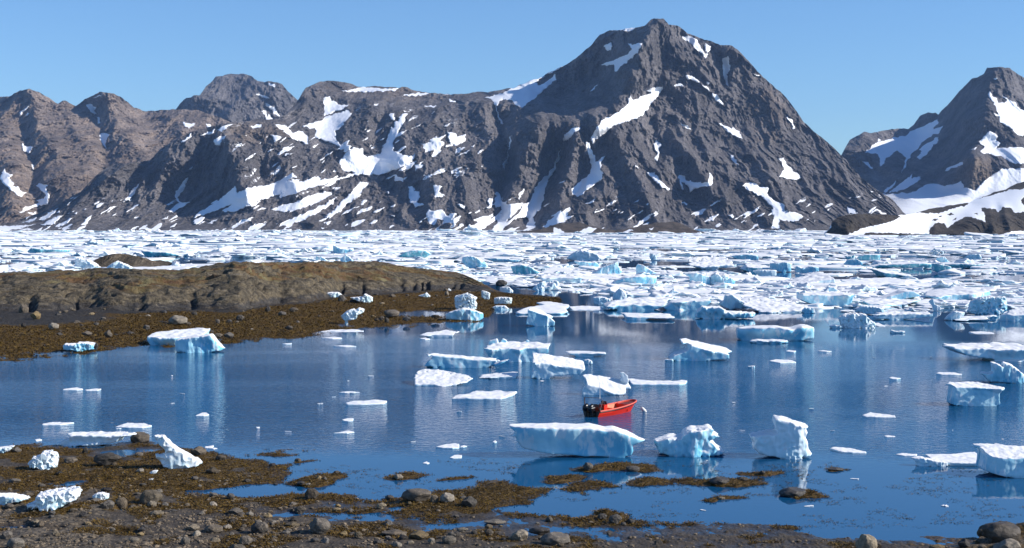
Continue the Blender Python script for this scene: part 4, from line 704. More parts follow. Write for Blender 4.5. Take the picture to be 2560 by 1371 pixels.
for lab, pts in (("thin sliver floe left of the oval floe in mid bay", [(680,70),(760,60),(865,68),(760,78)]), ("oval flat floe lying alone left of the middle of the bay", [(730,155),(800,140),(1000,130),(1080,140),(1060,160),(880,177),(760,172)]), ("small floe with a raised right end in the left middle of the bay", [(705,297),(750,285),(800,286),(805,308),(770,315),(730,308)]),
    ("pointed little floe a boat's length nearer than the raised-end floe", [(635,410),(700,400),(760,386),(818,400),(760,414)]), ("white floe with a knob at its right end left of the long blue berg", [(1490,522),(1580,500),(1650,492),(1690,500),(1695,528),(1640,542),(1560,532)]), ("little pale raft touching the knobbed floe left of the long blue berg", [(1695,527),(1730,508),(1760,518),(1730,532)]),
    ("small flat-topped scrap nearer the shore than the knobbed floe", [(1610,615),(1650,590),(1714,592),(1714,618),(1640,625)]), ("tiny lumps of ice left of the flat-topped scrap", [(1385,660),(1415,645),(1447,658),(1430,672)]), ("tiny white lump close to the pointed end of the long blue berg", [(1970,483),(1995,468),(2012,482),(1990,494)])):
    floe_('R2', lab, pts, N=30)
for lab, pts in (("thin long floe floating off the left beach, left of the flat one", [(335,332),(400,316),(590,320),(500,340),(345,347)]), ("flat pale floe floating off the left beach, between beach and open bay", [(945,357),(1000,323),(1150,326),(1245,345),(1190,364),(1080,370)]), ("long thin floe, left one of a touching pair at left", [(510,42),(600,28),(680,42),(640,54),(520,50)]), ("short thin floe, right one of a touching pair at left", [(690,50),(760,38),(815,40),(815,60),(720,58)]), ("small domed floe alone in the left of the bay", [(1625,267),(1650,238),(1690,238),(1733,255),(1700,270)]), ("tiny scrap of ice near weed at the left beach edge", [(268,464),(300,456),(337,465),(300,478)]), ("little white scraps floating beside the weed tip right of the ice shard", [(1688,522),(1755,510),(1760,530),(1815,535),(1780,544),(1700,534)])):
    floe_('R1', lab, pts, N=30)
# ice left by the tide on the beach
berg_('R1', "low white shelf of ice grounded at the beach edge beside a round boulder", [(470,500),(500,480),(580,460),(570,430),(525,410),(600,400),(830,395),(900,385),(1000,395),(1125,408),(1040,430),(1000,450),(970,490),(900,500),(870,490),(800,510),(620,520),(510,530)], Dr=.35, uc=.1, N=80, sy=.05, lump=.3, sil=[(560,425),(1030,420),(1000,450),(970,490),(900,502),(870,492),(800,512),(620,522),(510,530),(470,505),(500,480),(580,460)], cap=[(525,410),(600,400),(830,395),(900,385),(1000,395),(1125,408),(1040,428),(900,430),(700,432),(570,430)])
chunk_('R1', "cauliflower-shaped white ice block stranded on weed at far left", [(215,660),(250,630),(255,605),(310,600),(330,560),(400,550),(440,570),(455,610),(440,690),(410,715),(350,720),(300,690),(240,695)], land='beach', N=52, lump=.8)
berg_('R1', "stranded ice shard with a tall finger leaning left", [(1275,405),(1350,410),(1400,465),(1440,510),(1500,555),(1570,600),(1650,640),(1665,665),(1640,675),(1600,695),(1480,705),(1400,712),(1350,680),(1340,640),(1290,605),(1285,580),(1360,580),(1370,540),(1350,510),(1300,450)], Dr=.4, uc=.05, N=70, land='beach', lump=.2, rough=.7)
chunk_('R1', "small jagged ice scrap on weed below the leaning ice shard", [(1238,738),(1270,715),(1312,712),(1290,752)], land='beach', N=26)
chunk_('R1', "tiny ice scrap on weed, nearest below the leaning ice shard", [(1233,788),(1277,782),(1260,804)], land='beach', N=22)
chunk_('R1', "lumpy white ice heap stranded among stones at lower left", [(190,1015),(250,990),(275,1000),(280,960),(260,960),(280,900),(350,880),(440,870),(540,850),(600,840),(625,870),(560,885),(605,905),(590,940),(530,970),(470,1000),(430,1045),(380,1065),(320,1060),(270,1020),(200,1030)], land='beach', N=66, lump=.7)
chunk_('R1', "flat pointed ice slab cut by the left picture edge among stones", [(0,900),(60,905),(140,930),(215,945),(150,965),(60,985),(20,1020),(-60,1010),(-60,890)], land='beach', N=48, lump=.3)
chunk_('R1', "small square ice block among stones at lower left", [(760,930),(800,905),(840,900),(895,920),(890,970),(830,972),(765,955)], land='beach', N=36, lump=.6)
chunk_('R1', "wing-shaped ice slab at the left picture edge on the upper beach line", [(-40,520),(30,515),(105,503),(60,550),(0,580),(-40,582)], land='beach', N=36, lump=.3)
# ice at the rocky point
berg_('M1', "long pale ice slab grounded on weed, behind the blue-faced block at the point", [(1075,840),(1100,815),(1200,790),(1350,765),(1480,770),(1480,850),(1400,900),(1290,910),(1100,910),(1075,870)], Dr=.6, slope=.12, uc=.2, lip=.3, N=62, sy=.1, sil=[(1080,830),(1480,800),(1480,860),(1400,902),(1290,910),(1100,910),(1075,870)], cap=[(1075,835),(1100,815),(1200,790),(1350,765),(1480,770),(1480,830),(1300,850),(1180,850)])
berg_('M1', "blue-faced ice block with a sloping white side at the water's edge of the point", [(1285,870),(1300,850),(1440,825),(1550,810),(1590,870),(1650,935),(1600,955),(1450,960),(1290,955)], Dr=.6, uc=.1, N=60)
chunk_('M1', "low glassy ice lump lying on the weed edge at left", [(450,900),(465,885),(540,890),(560,875),(640,880),(695,890),(690,930),(620,940),(580,958),(520,935),(455,935)], N=48)
for lab, pts in (("white ice block shaped like a couch lying against the rock face", [(410,720),(450,705),(480,730),(610,725),(650,755),(610,780),(500,800),(430,803),(415,770)]), ("white ice lump with a tail left, on weed right of the couch-shaped one", [(740,785),(880,775),(895,740),(980,780),(975,830),(900,838),(840,825)]), ("jagged white ice lump standing on open weed in mid point", [(640,985),(690,940),(740,910),(780,900),(800,920),(830,890),(890,905),(880,940),(820,960),(800,1010),(720,1033),(670,1020)]),
    ("small white ice lump with a flat tail, alone on far weed", [(1475,765),(1540,745),(1560,730),(1600,770),(1590,785),(1530,780)]), ("tiny white ice piece perched on a stone near the point's far end", [(1760,705),(1800,688),(1825,705),(1810,722),(1770,717)]), ("tiny white ice cube against the point's last rocks", [(1900,670),(1945,668),(1945,697),(1905,697)]), ("narrow upright ice lump at the tip of the point", [(2150,710),(2200,720),(2240,740),(2230,800),(2190,805),(2150,780)])):
    chunk_('M2', lab, pts, N=40, land=0.62)
berg_('M2', "tall crumbly white berg behind the domed one at the weed tip", [(1865,770),(1960,750),(1990,740),(2020,745),(2090,785),(2070,810),(2095,850),(2090,912),(2000,915),(1880,910),(1865,830)], Dr=.7, uc=.05, N=50, lump=.7, land=0.2)
berg_('M2', "domed pale blue berg grounded at the weed tip of the point", [(1760,970),(1800,940),(1950,890),(2050,905),(2160,950),(2165,1010),(2140,1032),(2000,1035),(1770,1020)], Dr=.6, uc=.05, N=56)
chunk_('M2', "square white ice block floating off the point, rearmost of three in a column", [(2345,680),(2380,670),(2440,670),(2485,715),(2480,742),(2345,742)], N=40)
chunk_('M2', "crumbly white ice block in the middle of three in a column off the point", [(2285,790),(2360,780),(2440,785),(2475,790),(2465,858),(2400,870),(2290,858)], N=40, lump=.7)
chunk_('M2', "low rounded ice block, nearest of three in a column off the point", [(2265,890),(2300,870),(2400,870),(2440,905),(2435,918),(2290,918)], N=36)
for lab, pts in (("long thin floe touching the weed shore of the point", [(420,1147),(520,1128),(780,1122),(892,1140),(700,1153)]), ("thin floe hugging the shore below the long thin one", [(428,1217),(560,1203),(657,1215),(560,1228)]), ("sliver floe in the purple reflection off the point", [(555,1302),(700,1290),(812,1305),(700,1315)]), ("tiny sliver near the shore of the point left of the other slivers", [(15,1277),(110,1270),(118,1280),(60,1286)]), ("tiny raft at the left end of the roof-shaped floe", [(1480,1222),(1540,1212),(1597,1225),(1550,1238)])):
    floe_('M2', lab, pts, N=26)
# front rows of the pack ice
NB = dict(N=44)
for fn, key, lab, kw, pts in (
 (floe_,'M3',"flat triangular floe behind the blue helmet-shaped berg",dict(slope=.04),[(370,935),(520,880),(700,850),(620,825),(700,815),(820,820),(1000,860),(940,890),(950,930),(860,965),(700,970),(400,960)]),
 (berg_,'M3',"blue helmet-shaped berg with a white crest leaning right, at the pack's front",dict(Dr=.6,N=60,sx=-.3, sy=.25, uc=.05, sil=[(510,920),(560,895),(700,960),(740,995),(770,1020),(800,1050),(790,1090),(600,1095),(490,1075),(510,1000)], cap=[(510,915),(560,885),(620,900),(700,945),(785,985),(720,985),(640,955),(570,905)]),[(510,920),(560,885),(620,900),(700,945),(780,985),(740,995),(770,1020),(800,1050),(790,1090),(600,1095),(490,1070),(510,1000)]),
 (chunk_,'M3',"crumbly block left of the pyramid on the long flat floe",dict(),[(1215,780),(1300,775),(1390,800),(1400,850),(1330,868),(1220,862)]),
 (berg_,'M3',"very long flat berg with a blue stripe, front row of the pack",dict(Dr=.4,uc=.12,lip=.3,N=84,sil=[(1340,885),(1440,850),(2150,780),(1950,900),(1860,925),(1560,928),(1360,907)], cap=[(1340,880),(1440,820),(1580,790),(1640,770),(1700,780),(1900,770),(2180,765),(2100,800),(1950,830),(1700,845),(1560,850),(1420,880)]),[(1340,880),(1440,820),(1580,790),(1640,770),(1700,780),(1900,770),(2180,765),(2100,800),(1950,900),(1860,925),(1560,928),(1360,905)]),
 (chunk_,'M3',"little white pyramid rising behind the very long flat berg",dict(lump=.1),[(1415,800),(1440,740),(1490,685),(1550,720),(1570,775),(1560,808),(1420,810)]),
 (floe_,'M3',"low pale floe filling the gap left of the very long flat berg",dict(),[(960,880),(1130,870),(1320,880),(1310,918),(980,922)]),
 (floe_,'M3',"flat triangular floe with a blue front, nearest in the mirror-calm water",dict(uc=.2,lip=.3,sy=.02, sil=[(1560,950),(2090,995),(2080,1012),(1820,1016),(1780,1033),(1580,1033)], cap=[(1540,940),(1700,945),(1850,950),(2000,945),(2100,990),(2060,1003),(1850,1000),(1700,985),(1600,965)]),[(1540,940),(1700,945),(1850,950),(2000,945),(2100,990),(2080,1012),(1820,1015),(1780,1033),(1580,1033)]),
 (berg_,'M3',"pale wedge berg with a green shaded front right of the long flat berg",dict(Dr=.4,uc=.25,lip=.25,sx=.03, sy=.03, sil=[(1960,900),(2060,840),(2480,790),(2470,850),(2400,900),(2350,925),(2000,928)], cap=[(2060,830),(2200,800),(2500,770),(2560,768),(2480,800),(2300,815),(2150,830)]),[(1960,900),(2060,830),(2200,800),(2500,770),(2480,810),(2470,850),(2400,900),(2350,925),(2000,928)]),
 (berg_,'M3',"square-fronted berg with a sloped cap at the head of the calm channel",dict(slope=.03,uc=.2,lip=.3,sy=.08, sil=[(650,560),(1090,575),(1080,642),(850,645),(720,640),(660,600)], cap=[(620,540),(760,533),(1000,545),(1110,570),(1000,580),(850,572),(740,580),(670,560)]),[(640,540),(760,535),(1000,545),(1100,570),(1080,642),(850,645),(720,640),(650,590)]),
 (floe_,'M3',"low turquoise ramp right of the square-fronted berg",dict(),[(1090,550),(1250,565),(1360,590),(1200,602),(1090,602)]),
 (berg_,'M3',"shark-fin berg leaning right with a dark green hollow on its left",dict(uc=.1),[(1200,530),(1330,450),(1480,400),(1480,450),(1520,510),(1500,545),(1330,545)]),
 (berg_,'M3',"sail-shaped blue berg with a steep left face",dict(uc=.05),[(1670,450),(1690,425),(1740,435),(1820,490),(1890,525),(1800,548),(1670,548)]),
 (berg_,'M3',"flat turquoise berg like a saddle, right of the channel's head",dict(uc=.15),[(1395,655),(1450,600),(1560,560),(1700,550),(1900,555),(1880,640),(1720,668),(1620,665),(1500,665)]),
 (chunk_,'M3',"small bird-shaped ice lump mirrored in the calm channel",dict(lump=.2),[(560,690),(600,660),(650,620),(700,605),(700,640),(685,680),(690,720),(600,723)]),
 (chunk_,'M3',"small round-shouldered ice lump right of the bird-shaped one",dict(lump=.2),[(740,640),(770,605),(820,605),(850,650),(830,688),(760,688)]),
 (floe_,'M3',"small low floe in the channel behind the pyramid",dict(),[(1160,707),(1200,685),(1300,690),(1335,712),(1180,714)]),
 (chunk_,'M3',"tent-shaped ice lump on a low floe behind the pale wedge berg",dict(),[(1990,750),(2040,720),(2075,690),(2100,720),(2170,748),(2150,768),(2020,765)]),
 (floe_,'M3',"thin floe right of the tent-shaped lump",dict(),[(2170,732),(2250,723),(2355,740),(2300,758),(2200,755)]),
 (berg_,'M3',"round-backed berg with a dark teal foot at the left pack front",dict(uc=.15),[(330,450),(430,425),(520,450),(640,515),(600,545),(360,545)]),
 (floe_,'M3',"broad white floe behind the square-fronted berg",dict(),[(640,522),(700,490),(800,440),(1080,500),(1060,538),(700,534)]),
 (berg_,'M3',"white slab tipped up at its left with a blue underside",dict(uc=.2,lip=.3),[(1000,390),(1100,400),(1250,410),(1280,450),(1200,477),(1100,475),(1040,430)]),
 (berg_,'M3',"big rough white mound in the pack behind the tipped slab",dict(lump=.5),[(930,370),(1000,310),(1080,270),(1180,300),(1320,350),(1300,395),(1000,395)]),
 (berg_,'M3',"long low berg with a turquoise edge near the left channel",dict(Dr=.3,uc=.2),[(20,367),(150,360),(440,385),(400,417),(150,405)]),
 (chunk_,'M3',"small pale block standing in open water of the pack's middle",dict(),[(1808,345),(1850,320),(1890,340),(1885,385),(1830,387)]),
 (floe_,'M3',"white floe with dark edge left of the double-hump blue berg",dict(),[(1960,605),(2100,590),(2250,575),(2250,622),(2000,624)]),
 (berg_,'M4',"blue berg like a broken cup, left half of the double-hump pair",dict(uc=.1),[(80,720),(150,700),(250,690),(340,720),(440,760),(445,880),(200,885),(155,865),(150,760)]),
 (berg_,'M4',"blue berg with three rounded peaks, right half of the double-hump pair",dict(uc=.05,lump=.4),[(440,800),(460,730),(540,690),(590,760),(640,720),(700,760),(800,800),(790,870),(600,885),(440,885)]),
 (berg_,'M4',"big dirty grey-white mound behind the double-hump pair",dict(slope=.1,sy=.2, lump=.4, sil=[(130,590),(790,560),(780,610),(560,650),(300,640)], cap=[(130,575),(180,500),(300,465),(420,460),(740,462),(800,540),(700,580),(500,610),(300,610)]),[(130,580),(180,500),(300,470),(420,470),(740,470),(800,540),(780,610),(560,650),(300,640)]),
 (berg_,'M4',"berg with a mint-green notch in the pack's right middle",dict(uc=.2),[(740,460),(830,440),(1000,430),(1120,450),(1140,515),(980,525),(840,515)]),
 (berg_,'M4',"long slab with a dark blue left end and a turquoise line below",dict(uc=.25,lip=.4,sx=-.05, sy=.1, sil=[(930,660),(1010,590),(1380,640),(1350,692),(1000,690)], cap=[(1000,565),(1060,550),(1250,575),(1420,635),(1360,650),(1150,620),(1030,600)]),[(930,660),(1010,560),(1250,580),(1400,630),(1350,692),(1000,690)]),
 (berg_,'M4',"thick rounded pale berg right of the blue-ended long slab",dict(),[(1300,640),(1300,560),(1500,540),(1600,560),(1600,685),(1450,692)]),
 (berg_,'M4',"low white cliff of ice facing the grey calm water",dict(),[(1050,665),(1200,650),(1390,660),(1390,745),(1160,765)]),
 (berg_,'M4',"great grey-topped slab tilted down to the left like a ramp",dict(slope=.05,uc=.3,lip=.3,N=60,sx=.12, sy=.1, sil=[(1700,850),(2000,815),(2235,730),(2240,850),(1990,862),(1800,885),(1700,870)], cap=[(1490,835),(1600,800),(1900,740),(2100,680),(2230,670),(2240,720),(2130,770),(1990,815),(1750,855),(1510,850)]),[(1490,840),(1600,800),(1900,740),(2100,680),(2230,670),(2240,730),(2130,790),(1990,855),(1800,885),(1700,868),(1510,858)]),
 (berg_,'M4',"long blue berg with a white hump and shaded front, front row at right",dict(uc=.25,lip=.3,N=64,Dr=.4,sy=.05, sil=[(1770,980),(2540,1010),(2500,1060),(2450,1190),(2300,1195),(1900,1150),(1780,1100)], extras=[[(2180,970),(2240,895),(2310,905),(2400,960)],[(1780,990),(1860,945),(1900,990)]], cap=[(1760,975),(1860,960),(1950,980),(2200,945),(2450,955),(2560,1005),(2400,1020),(2150,1005),(1900,1000)]),[(1770,970),(1860,950),(1950,980),(2200,950),(2240,900),(2310,910),(2450,960),(2540,1010),(2500,1060),(2450,1190),(2300,1195),(1900,1150),(1780,1100)]),
 (berg_,'M4',"peaked berg on a grey floe left of the great dirty slab",dict(uc=.15),[(560,1150),(640,1100),(660,1010),(760,1000),(880,1090),(1000,1120),(960,1205),(700,1225)]),
 (berg_,'M4',"great dirty speckled slab at the front of the pack, right of centre",dict(slope=.08,uc=.25,lip=.4,N=70,sy=.15, lump=.3, sil=[(1000,1160),(1930,1195),(1850,1265),(1500,1278),(1150,1257)], cap=[(980,1150),(1100,1100),(1160,1040),(1400,1040),(1620,1080),(1780,1130),(1940,1190),(1900,1215),(1500,1240),(1300,1265),(1150,1250),(1060,1190)]),[(980,1150),(1100,1100),(1160,1040),(1400,1040),(1620,1080),(1780,1130),(1940,1190),(1850,1265),(1500,1278),(1150,1255)]),
 (chunk_,'M4',"rounded pale blue lump at the right end of the dirty speckled slab",dict(lump=.1),[(1750,1240),(1800,1190),(1920,1190),(1945,1275),(1780,1280)]),
 (berg_,'M4',"frothy white berg with a blue shaded left end, front row",dict(lump=.7,N=60),[(250,1340),(290,1240),(340,1160),(420,1180),(600,1180),(700,1250),(1100,1270),(1080,1340),(700,1358),(300,1365)]),
 (floe_,'M4',"low floe with a hump behind the peaked berg and dirty slab",dict(),[(850,1030),(1050,990),(1130,970),(1240,1000),(1540,1005),(1400,1045),(1000,1063)]),
 (chunk_,'M4',"small white lump in calm grey water right of centre",dict(),[(1480,962),(1530,935),(1600,960),(1590,985),(1500,988)]),
 (floe_,'M4',"small dark-dotted scrap left of the great grey-topped slab",dict(),[(1340,865),(1400,850),(1470,860),(1450,885)]),
 (berg_,'M4',"berg with two blue fins and a white shoulder behind the grey-topped slab",dict(lump=.4),[(1660,690),(1680,600),(1760,630),(1880,600),(1990,620),(2000,670),(1950,705),(1700,705)]),
 (berg_,'P',"flat blue-edged berg with small peaks in front of the dirty speckled slab",dict(uc=.2,lip=.3),[(1850,817),(1900,813),(1950,812),(1985,818),(2010,808),(2030,809),(2045,815),(2040,850),(1990,853),(1852,854)]),
 (chunk_,'P',"row of little white lumps at the foot of the flat blue-edged berg",dict(lump=.9),[(1880,853),(1900,847),(1925,850),(1935,847),(1975,850),(1974,859),(1882,860)]),
 (chunk_,'P',"tiny white scrap right of the tilted slab on its blue base",dict(N=24),[(1870,916),(1880,915),(1888,914),(1888,921),(1872,921)]),
 (chunk_,'P',"small dark-sided ice lump behind the thick block berg's right end",dict(N=26),[(1460,900),(1472,898),(1480,903),(1482,910),(1462,911)]),
 (floe_,'P',"tiny flat scrap between the tilted slab and the mushroom berg",dict(N=26),[(1930,902),(1950,898),(1990,900),(1995,905),(1950,909)]),
 (floe_,'P',"tiny scrap floating in front of the flat blue-edged berg",dict(N=24),[(1968,878),(1980,875),(1997,877),(1985,882)]),
 (berg_,'M5',"long berg with a dark teal band under a snowy roof, deep in the right pack",dict(Dr=.3,uc=.3,lip=.4,N=60),[(500,540),(700,500),(1000,480),(1200,470),(1340,480),(1330,545),(1000,550),(560,548)]),
 (berg_,'M5',"white slab tipped up at left above a teal wedge, right pack",dict(uc=.3,lip=.35,sx=-.12, sy=.08, sil=[(680,540),(1100,630),(1000,660),(900,667),(780,657)], cap=[(640,530),(680,525),(850,550),(1000,580),(1130,620),(1100,645),(960,630),(800,585)]),[(640,530),(680,525),(850,550),(1000,580),(1130,620),(1130,655),(900,665),(760,655),(720,590)]),
 (floe_,'M5',"long grey-white floe with a dark left end, third row at right",dict(slope=.03,N=56),[(330,700),(400,670),(600,680),(900,650),(1100,650),(1230,680),(1000,742),(580,755),(400,750)]),
 (floe_,'M5',"narrow teal-edged floe along the front of the long grey-white floe",dict(),[(580,745),(620,730),(800,735),(1020,765),(950,782),(620,793)]),
 (berg_,'M5',"smooth pale blue block leaning against the teal-fronted slab",dict(),[(1340,570),(1345,480),(1450,490),(1560,520),(1610,580),(1450,608)]),
 (berg_,'M5',"low slab with a teal front right of the smooth pale block",dict(uc=.3,lip=.4),[(1520,490),(1700,480),(1990,490),(1960,530),(1750,548),(1600,548)]),
 (berg_,'M5',"sweeping white berg with a deep blue shaded back, front right of the pack",dict(uc=.1,N=64,Dr=.5,sy=.1, sil=[(560,965),(700,940),(1050,870),(1330,880),(1330,925),(1000,1010),(600,1020)], cap=[(560,960),(700,930),(780,940),(1000,930),(1120,900),(1340,870),(1330,920),(1000,975),(700,995)], extras=[[(780,930),(1050,850),(1120,820),(1240,820),(1340,880),(1100,920)]]),[(560,960),(700,935),(780,900),(1050,850),(1120,820),(1240,820),(1340,870),(1330,925),(1000,1010),(600,1020)]),
 (berg_,'M5',"long pale berg with a bright turquoise line under its crest, right front",dict(Dr=.35,uc=.2,lip=.3,N=64,sx=.04, sy=.05, sil=[(1345,895),(1560,860),(1900,800),(2150,790),(2210,890),(2000,935),(1600,955),(1380,925)], cap=[(1340,890),(1560,850),(1700,800),(1900,760),(2050,740),(2150,790),(1900,820),(1600,870),(1400,893)]),[(1340,900),(1560,850),(1900,790),(2150,790),(2210,890),(2000,935),(1600,955),(1380,925)]),
 (chunk_,'M5',"tooth of ice standing on the long pale berg",dict(lump=.1,land=0.9),[(1480,830),(1560,760),(1600,730),(1610,790),(1600,835)]),
 (berg_,'M5',"big crumbling blue-white berg, tallest at the right front of the pack",dict(lump=.7,N=60,uc=.05),[(1800,1080),(1850,950),(1950,900),(2060,890),(2240,890),(2260,1050),(2180,1108),(1900,1112)]),
 (chunk_,'M5',"claw-shaped ice spike curving left in the front row",dict(lump=.1,Dr=.4),[(1290,950),(1340,910),(1360,980),(1430,1020),(1440,1055),(1350,1068),(1330,1000)]),
 (berg_,'M5',"flat berg with a black hollow under its front, right front row",dict(lip=.3,N=64,Dr=.45,uc=.6, sil=[(700,1100),(1330,1090),(1340,1135),(1100,1165),(800,1178),(650,1160)], cap=[(560,1110),(740,1090),(860,1060),(1060,1070),(1340,1085),(1300,1105),(1080,1095),(900,1085),(760,1105)]),[(560,1120),(740,1090),(860,1060),(1060,1070),(1340,1085),(1340,1135),(1100,1165),(800,1178),(620,1150)]),
 (chunk_,'M5',"rounded ice dome left of the long low ramp at right front",dict(lump=.3),[(1500,1175),(1560,1110),(1620,1065),(1740,1075),(1720,1135),(1600,1188)]),
 (berg_,'M5',"long low ramp of ice with a green base, nearest row at right",dict(Dr=.35,uc=.25,sx=.02, sy=.02, sil=[(1620,1182),(2290,1125),(2300,1145),(2050,1178),(1700,1198)], cap=[(1600,1180),(1900,1130),(2300,1110),(2300,1125),(2000,1150),(1750,1180)]),[(1600,1185),(1900,1130),(2300,1110),(2300,1145),(2050,1178),(1700,1198)]),
 (berg_,'M5',"blue-shaded block with a snow slope at the right edge of the pack",dict(uc=.05,N=52,sx=.1, sy=.3, sil=[(2190,1150),(2320,1090),(2340,1060),(2600,1030),(2600,1190),(2450,1198),(2200,1197)], cap=[(2330,1060),(2480,1020),(2600,1010),(2600,1110),(2450,1110),(2370,1080)]),[(2190,1150),(2320,1090),(2340,1050),(2480,1020),(2600,1010),(2600,1190),(2450,1198),(2200,1195)]),
 (berg_,'M5',"dirt-streaked berg left of the flat berg with the black hollow",dict(lump=.5),[(400,1080),(480,1000),(600,1000),(750,1030),(740,1100),(560,1115)]),
 (berg_,'M5',"smooth dome berg with a blue left side in the right pack's third row",dict(),[(250,510),(300,440),(400,420),(480,470),(485,505),(350,518)]),
 (chunk_,'M5',"dark blue notched block behind the smooth dome berg",dict(),[(260,390),(320,395),(380,380),(385,430),(300,442)]),
 (berg_,'M5',"dark blue scalloped berg right of the notched block",dict(),[(430,400),(520,370),(700,375),(700,440),(620,468),(450,455)]),
 (berg_,'M5',"berg dirtied with black grit in the right pack",dict(lump=.4),[(1730,430),(1800,370),(1900,365),(1940,410),(1930,445),(1800,445)]),
 (chunk_,'M5',"blue block with a white crest left of the gritty berg",dict(lump=.2),[(1380,480),(1400,410),(1480,400),(1540,460),(1500,485)]),
 (floe_,'M5',"crumbly low floe behind the smooth pale block's front",dict(lump=.4),[(1200,683),(1400,660),(1600,670),(1580,692),(1240,698)]),
 (berg_,'M5',"low dark-fronted berg near the right edge, fourth row",dict(uc=.2),[(1930,700),(2000,670),(2130,670),(2200,700),(2100,735),(1960,725)]),
 (berg_,'M1',"dark teal slab behind the rubble islet",dict(Dr=.4,uc=.3),[(1035,195),(1150,205),(1250,212),(1330,232),(1300,243),(1080,247)]),
 (berg_,'M1',"long dark blue slab deep in the left pack",dict(Dr=.3,uc=.3),[(195,205),(230,175),(290,185),(500,190),(500,210),(300,222),(210,222)]),
 (berg_,'M1',"white ice boulder leaning on the front of the rubble islet",dict(lump=.3),[(770,340),(800,310),(860,275),(900,290),(970,325),(960,345)]),
 (floe_,'M1',"snow-white bank of ice against the right foot of the rubble islet",dict(),[(970,345),(1000,325),(1100,310),(1225,308),(1230,350),(1100,352)]),
 (berg_,'M1',"rugged white berg left of the rubble islet",dict(lump=.5),[(550,320),(555,250),(640,265),(700,300),(740,330),(600,335)]),
 (berg_,'M2',"blue-shadowed berg with a high left peak behind the point",dict(lump=.3),[(560,300),(560,225),(650,265),(760,270),(800,300),(760,320),(600,325)]),
 (berg_,'M2',"glassy teal berg with a snowy left wing behind the point",dict(lump=.1),[(1250,350),(1330,300),(1420,280),(1540,275),(1605,320),(1550,360),(1400,372)]),
 (berg_,'M2',"blue block rising just over the crest of the rocky point",dict(lump=.1),[(640,415),(640,370),(700,330),(780,390),(770,418)]),
 (berg_,'M2',"white lump rising over the crest, left of the blue block",dict(lump=.3),[(375,405),(380,345),(440,350),(510,395),(500,410)]),
 (berg_,'M2',"jumble of white and blue slabs beyond the far end of the point",dict(lump=.4),[(1940,400),(1950,350),(2050,340),(2140,380),(2200,420),(2220,480),(2000,470)]),
):
    if fn is berg_: fn(key, lab, pts, **{**NB, **kw})
    else: fn(key, lab, pts, **kw)

# library of ice shapes for the rest of the pack
def ice_poly(kind, r):
    j = lambda a: a*(1+0.35*(r.random()-.5))
    if kind == 'slab':  return [(-1,0.02),(-1.02,j(.16)),(-.6,j(.24)),(.2,j(.42)),(.85,j(.62)),(1.05,j(.58)),(.9,j(.3)),(.95,.0)]
    if kind == 'floe':  return [(-1,.0),(-1.04,j(.10)),(-.5,j(.16)),(.1,j(.13)),(.6,j(.18)),(1.04,j(.12)),(1,0)]
    if kind == 'wedge': return [(-1,0),(-.85,j(.12)),(-.2,j(.45)),(.15,j(.72)),(.3,j(.5)),(.8,j(.25)),(1,0)]
    if kind == 'peak':  return [(-.9,0),(-.75,j(.35)),(-.5,j(.3)),(-.2,j(.9)),(.05,j(.75)),(.3,j(.5)),(.5,j(.6)),(.85,j(.2)),(1,0)]
    if kind == 'block': return [(-.9,0),(-1.02,j(.45)),(-.7,j(.58)),(.1,j(.5)),(.75,j(.55)),(1.02,j(.42)),(.85,0)]
    return [(-.9,0),(-1,j(.3)),(-.6,j(.5)),(-.2,j(.4)),(.2,j(.62)),(.6,j(.45)),(1,j(.3)),(.9,0)]
KINDS = ['slab', 'floe', 'wedge', 'peak', 'block', 'lump', 'floe', 'slab']
def ice_lib(n, N, sc):
    out = []
    for i in range(n):
        k = KINDS[i % len(KINDS)]; r = random.Random(i*13+5)
        P = np.array(ice_poly(k, r), float); P[:, 0] *= -1 if r.random() < .5 else 1
        if P[0, 0] > P[-1, 0]: P = P[::-1]
        P = P*sc; P[:, 1] *= 0.8
        kw = dict(Dr=0.85 if k == 'floe' else 0.6, slope=r.choice((0, .05, .12, .2)), tv=0.05, seed=50+i*3.1, N=N, uc=r.choice((.05, .15, .3)), lip=.3, rough=1.3, under=0.35*sc, lump=r.choice((0, .3, .7)) if k in ('lump', 'block', 'peak') else 0.1)
        V, Q, D = berg(P, **kw); out.append((k, V, Q))
    return out
LIBI = ice_lib(24, 34, 1.0)
MESHI = [(k, mesh_np("ice_"+k, V, Q)) for k, V, Q in LIBI]
for _, m in MESHI: m.materials.append(M_ICE)
def pack_vmax(u): return np.interp(u, [-200, 300, 900, 1150, 1240, 1400, 1700, 2050, 2300, 2700], [700, 700, 690, 700, 704, 722, 748, 772, 788, 798])
def lead(x, y): # open leads between the floes
    return fbm(x/150+3, y/75, 2.2, 3)
kname = {'slab': "tilted slab", 'floe': "flat floe", 'wedge': "wedge", 'peak': "peaked berg", 'block': "block", 'lump': "rugged lump"}
cats = {'slab': 'iceberg', 'floe': 'ice floe', 'wedge': 'iceberg', 'peak': 'iceberg', 'block': 'iceberg', 'lump': 'iceberg'}
def sector(u):
    for lim, s_ in ((420, "below the brown left mountains"), (900, "below the main mountain's striped snow"), (1300, "below the snow bowl"), (1700, "below the islets"), (2080, "below the main mountain's right slope"), (9999, "below the snowy promontory")):
        if u < lim: return s_
r = random.Random(77); placed = 0; tries = 0
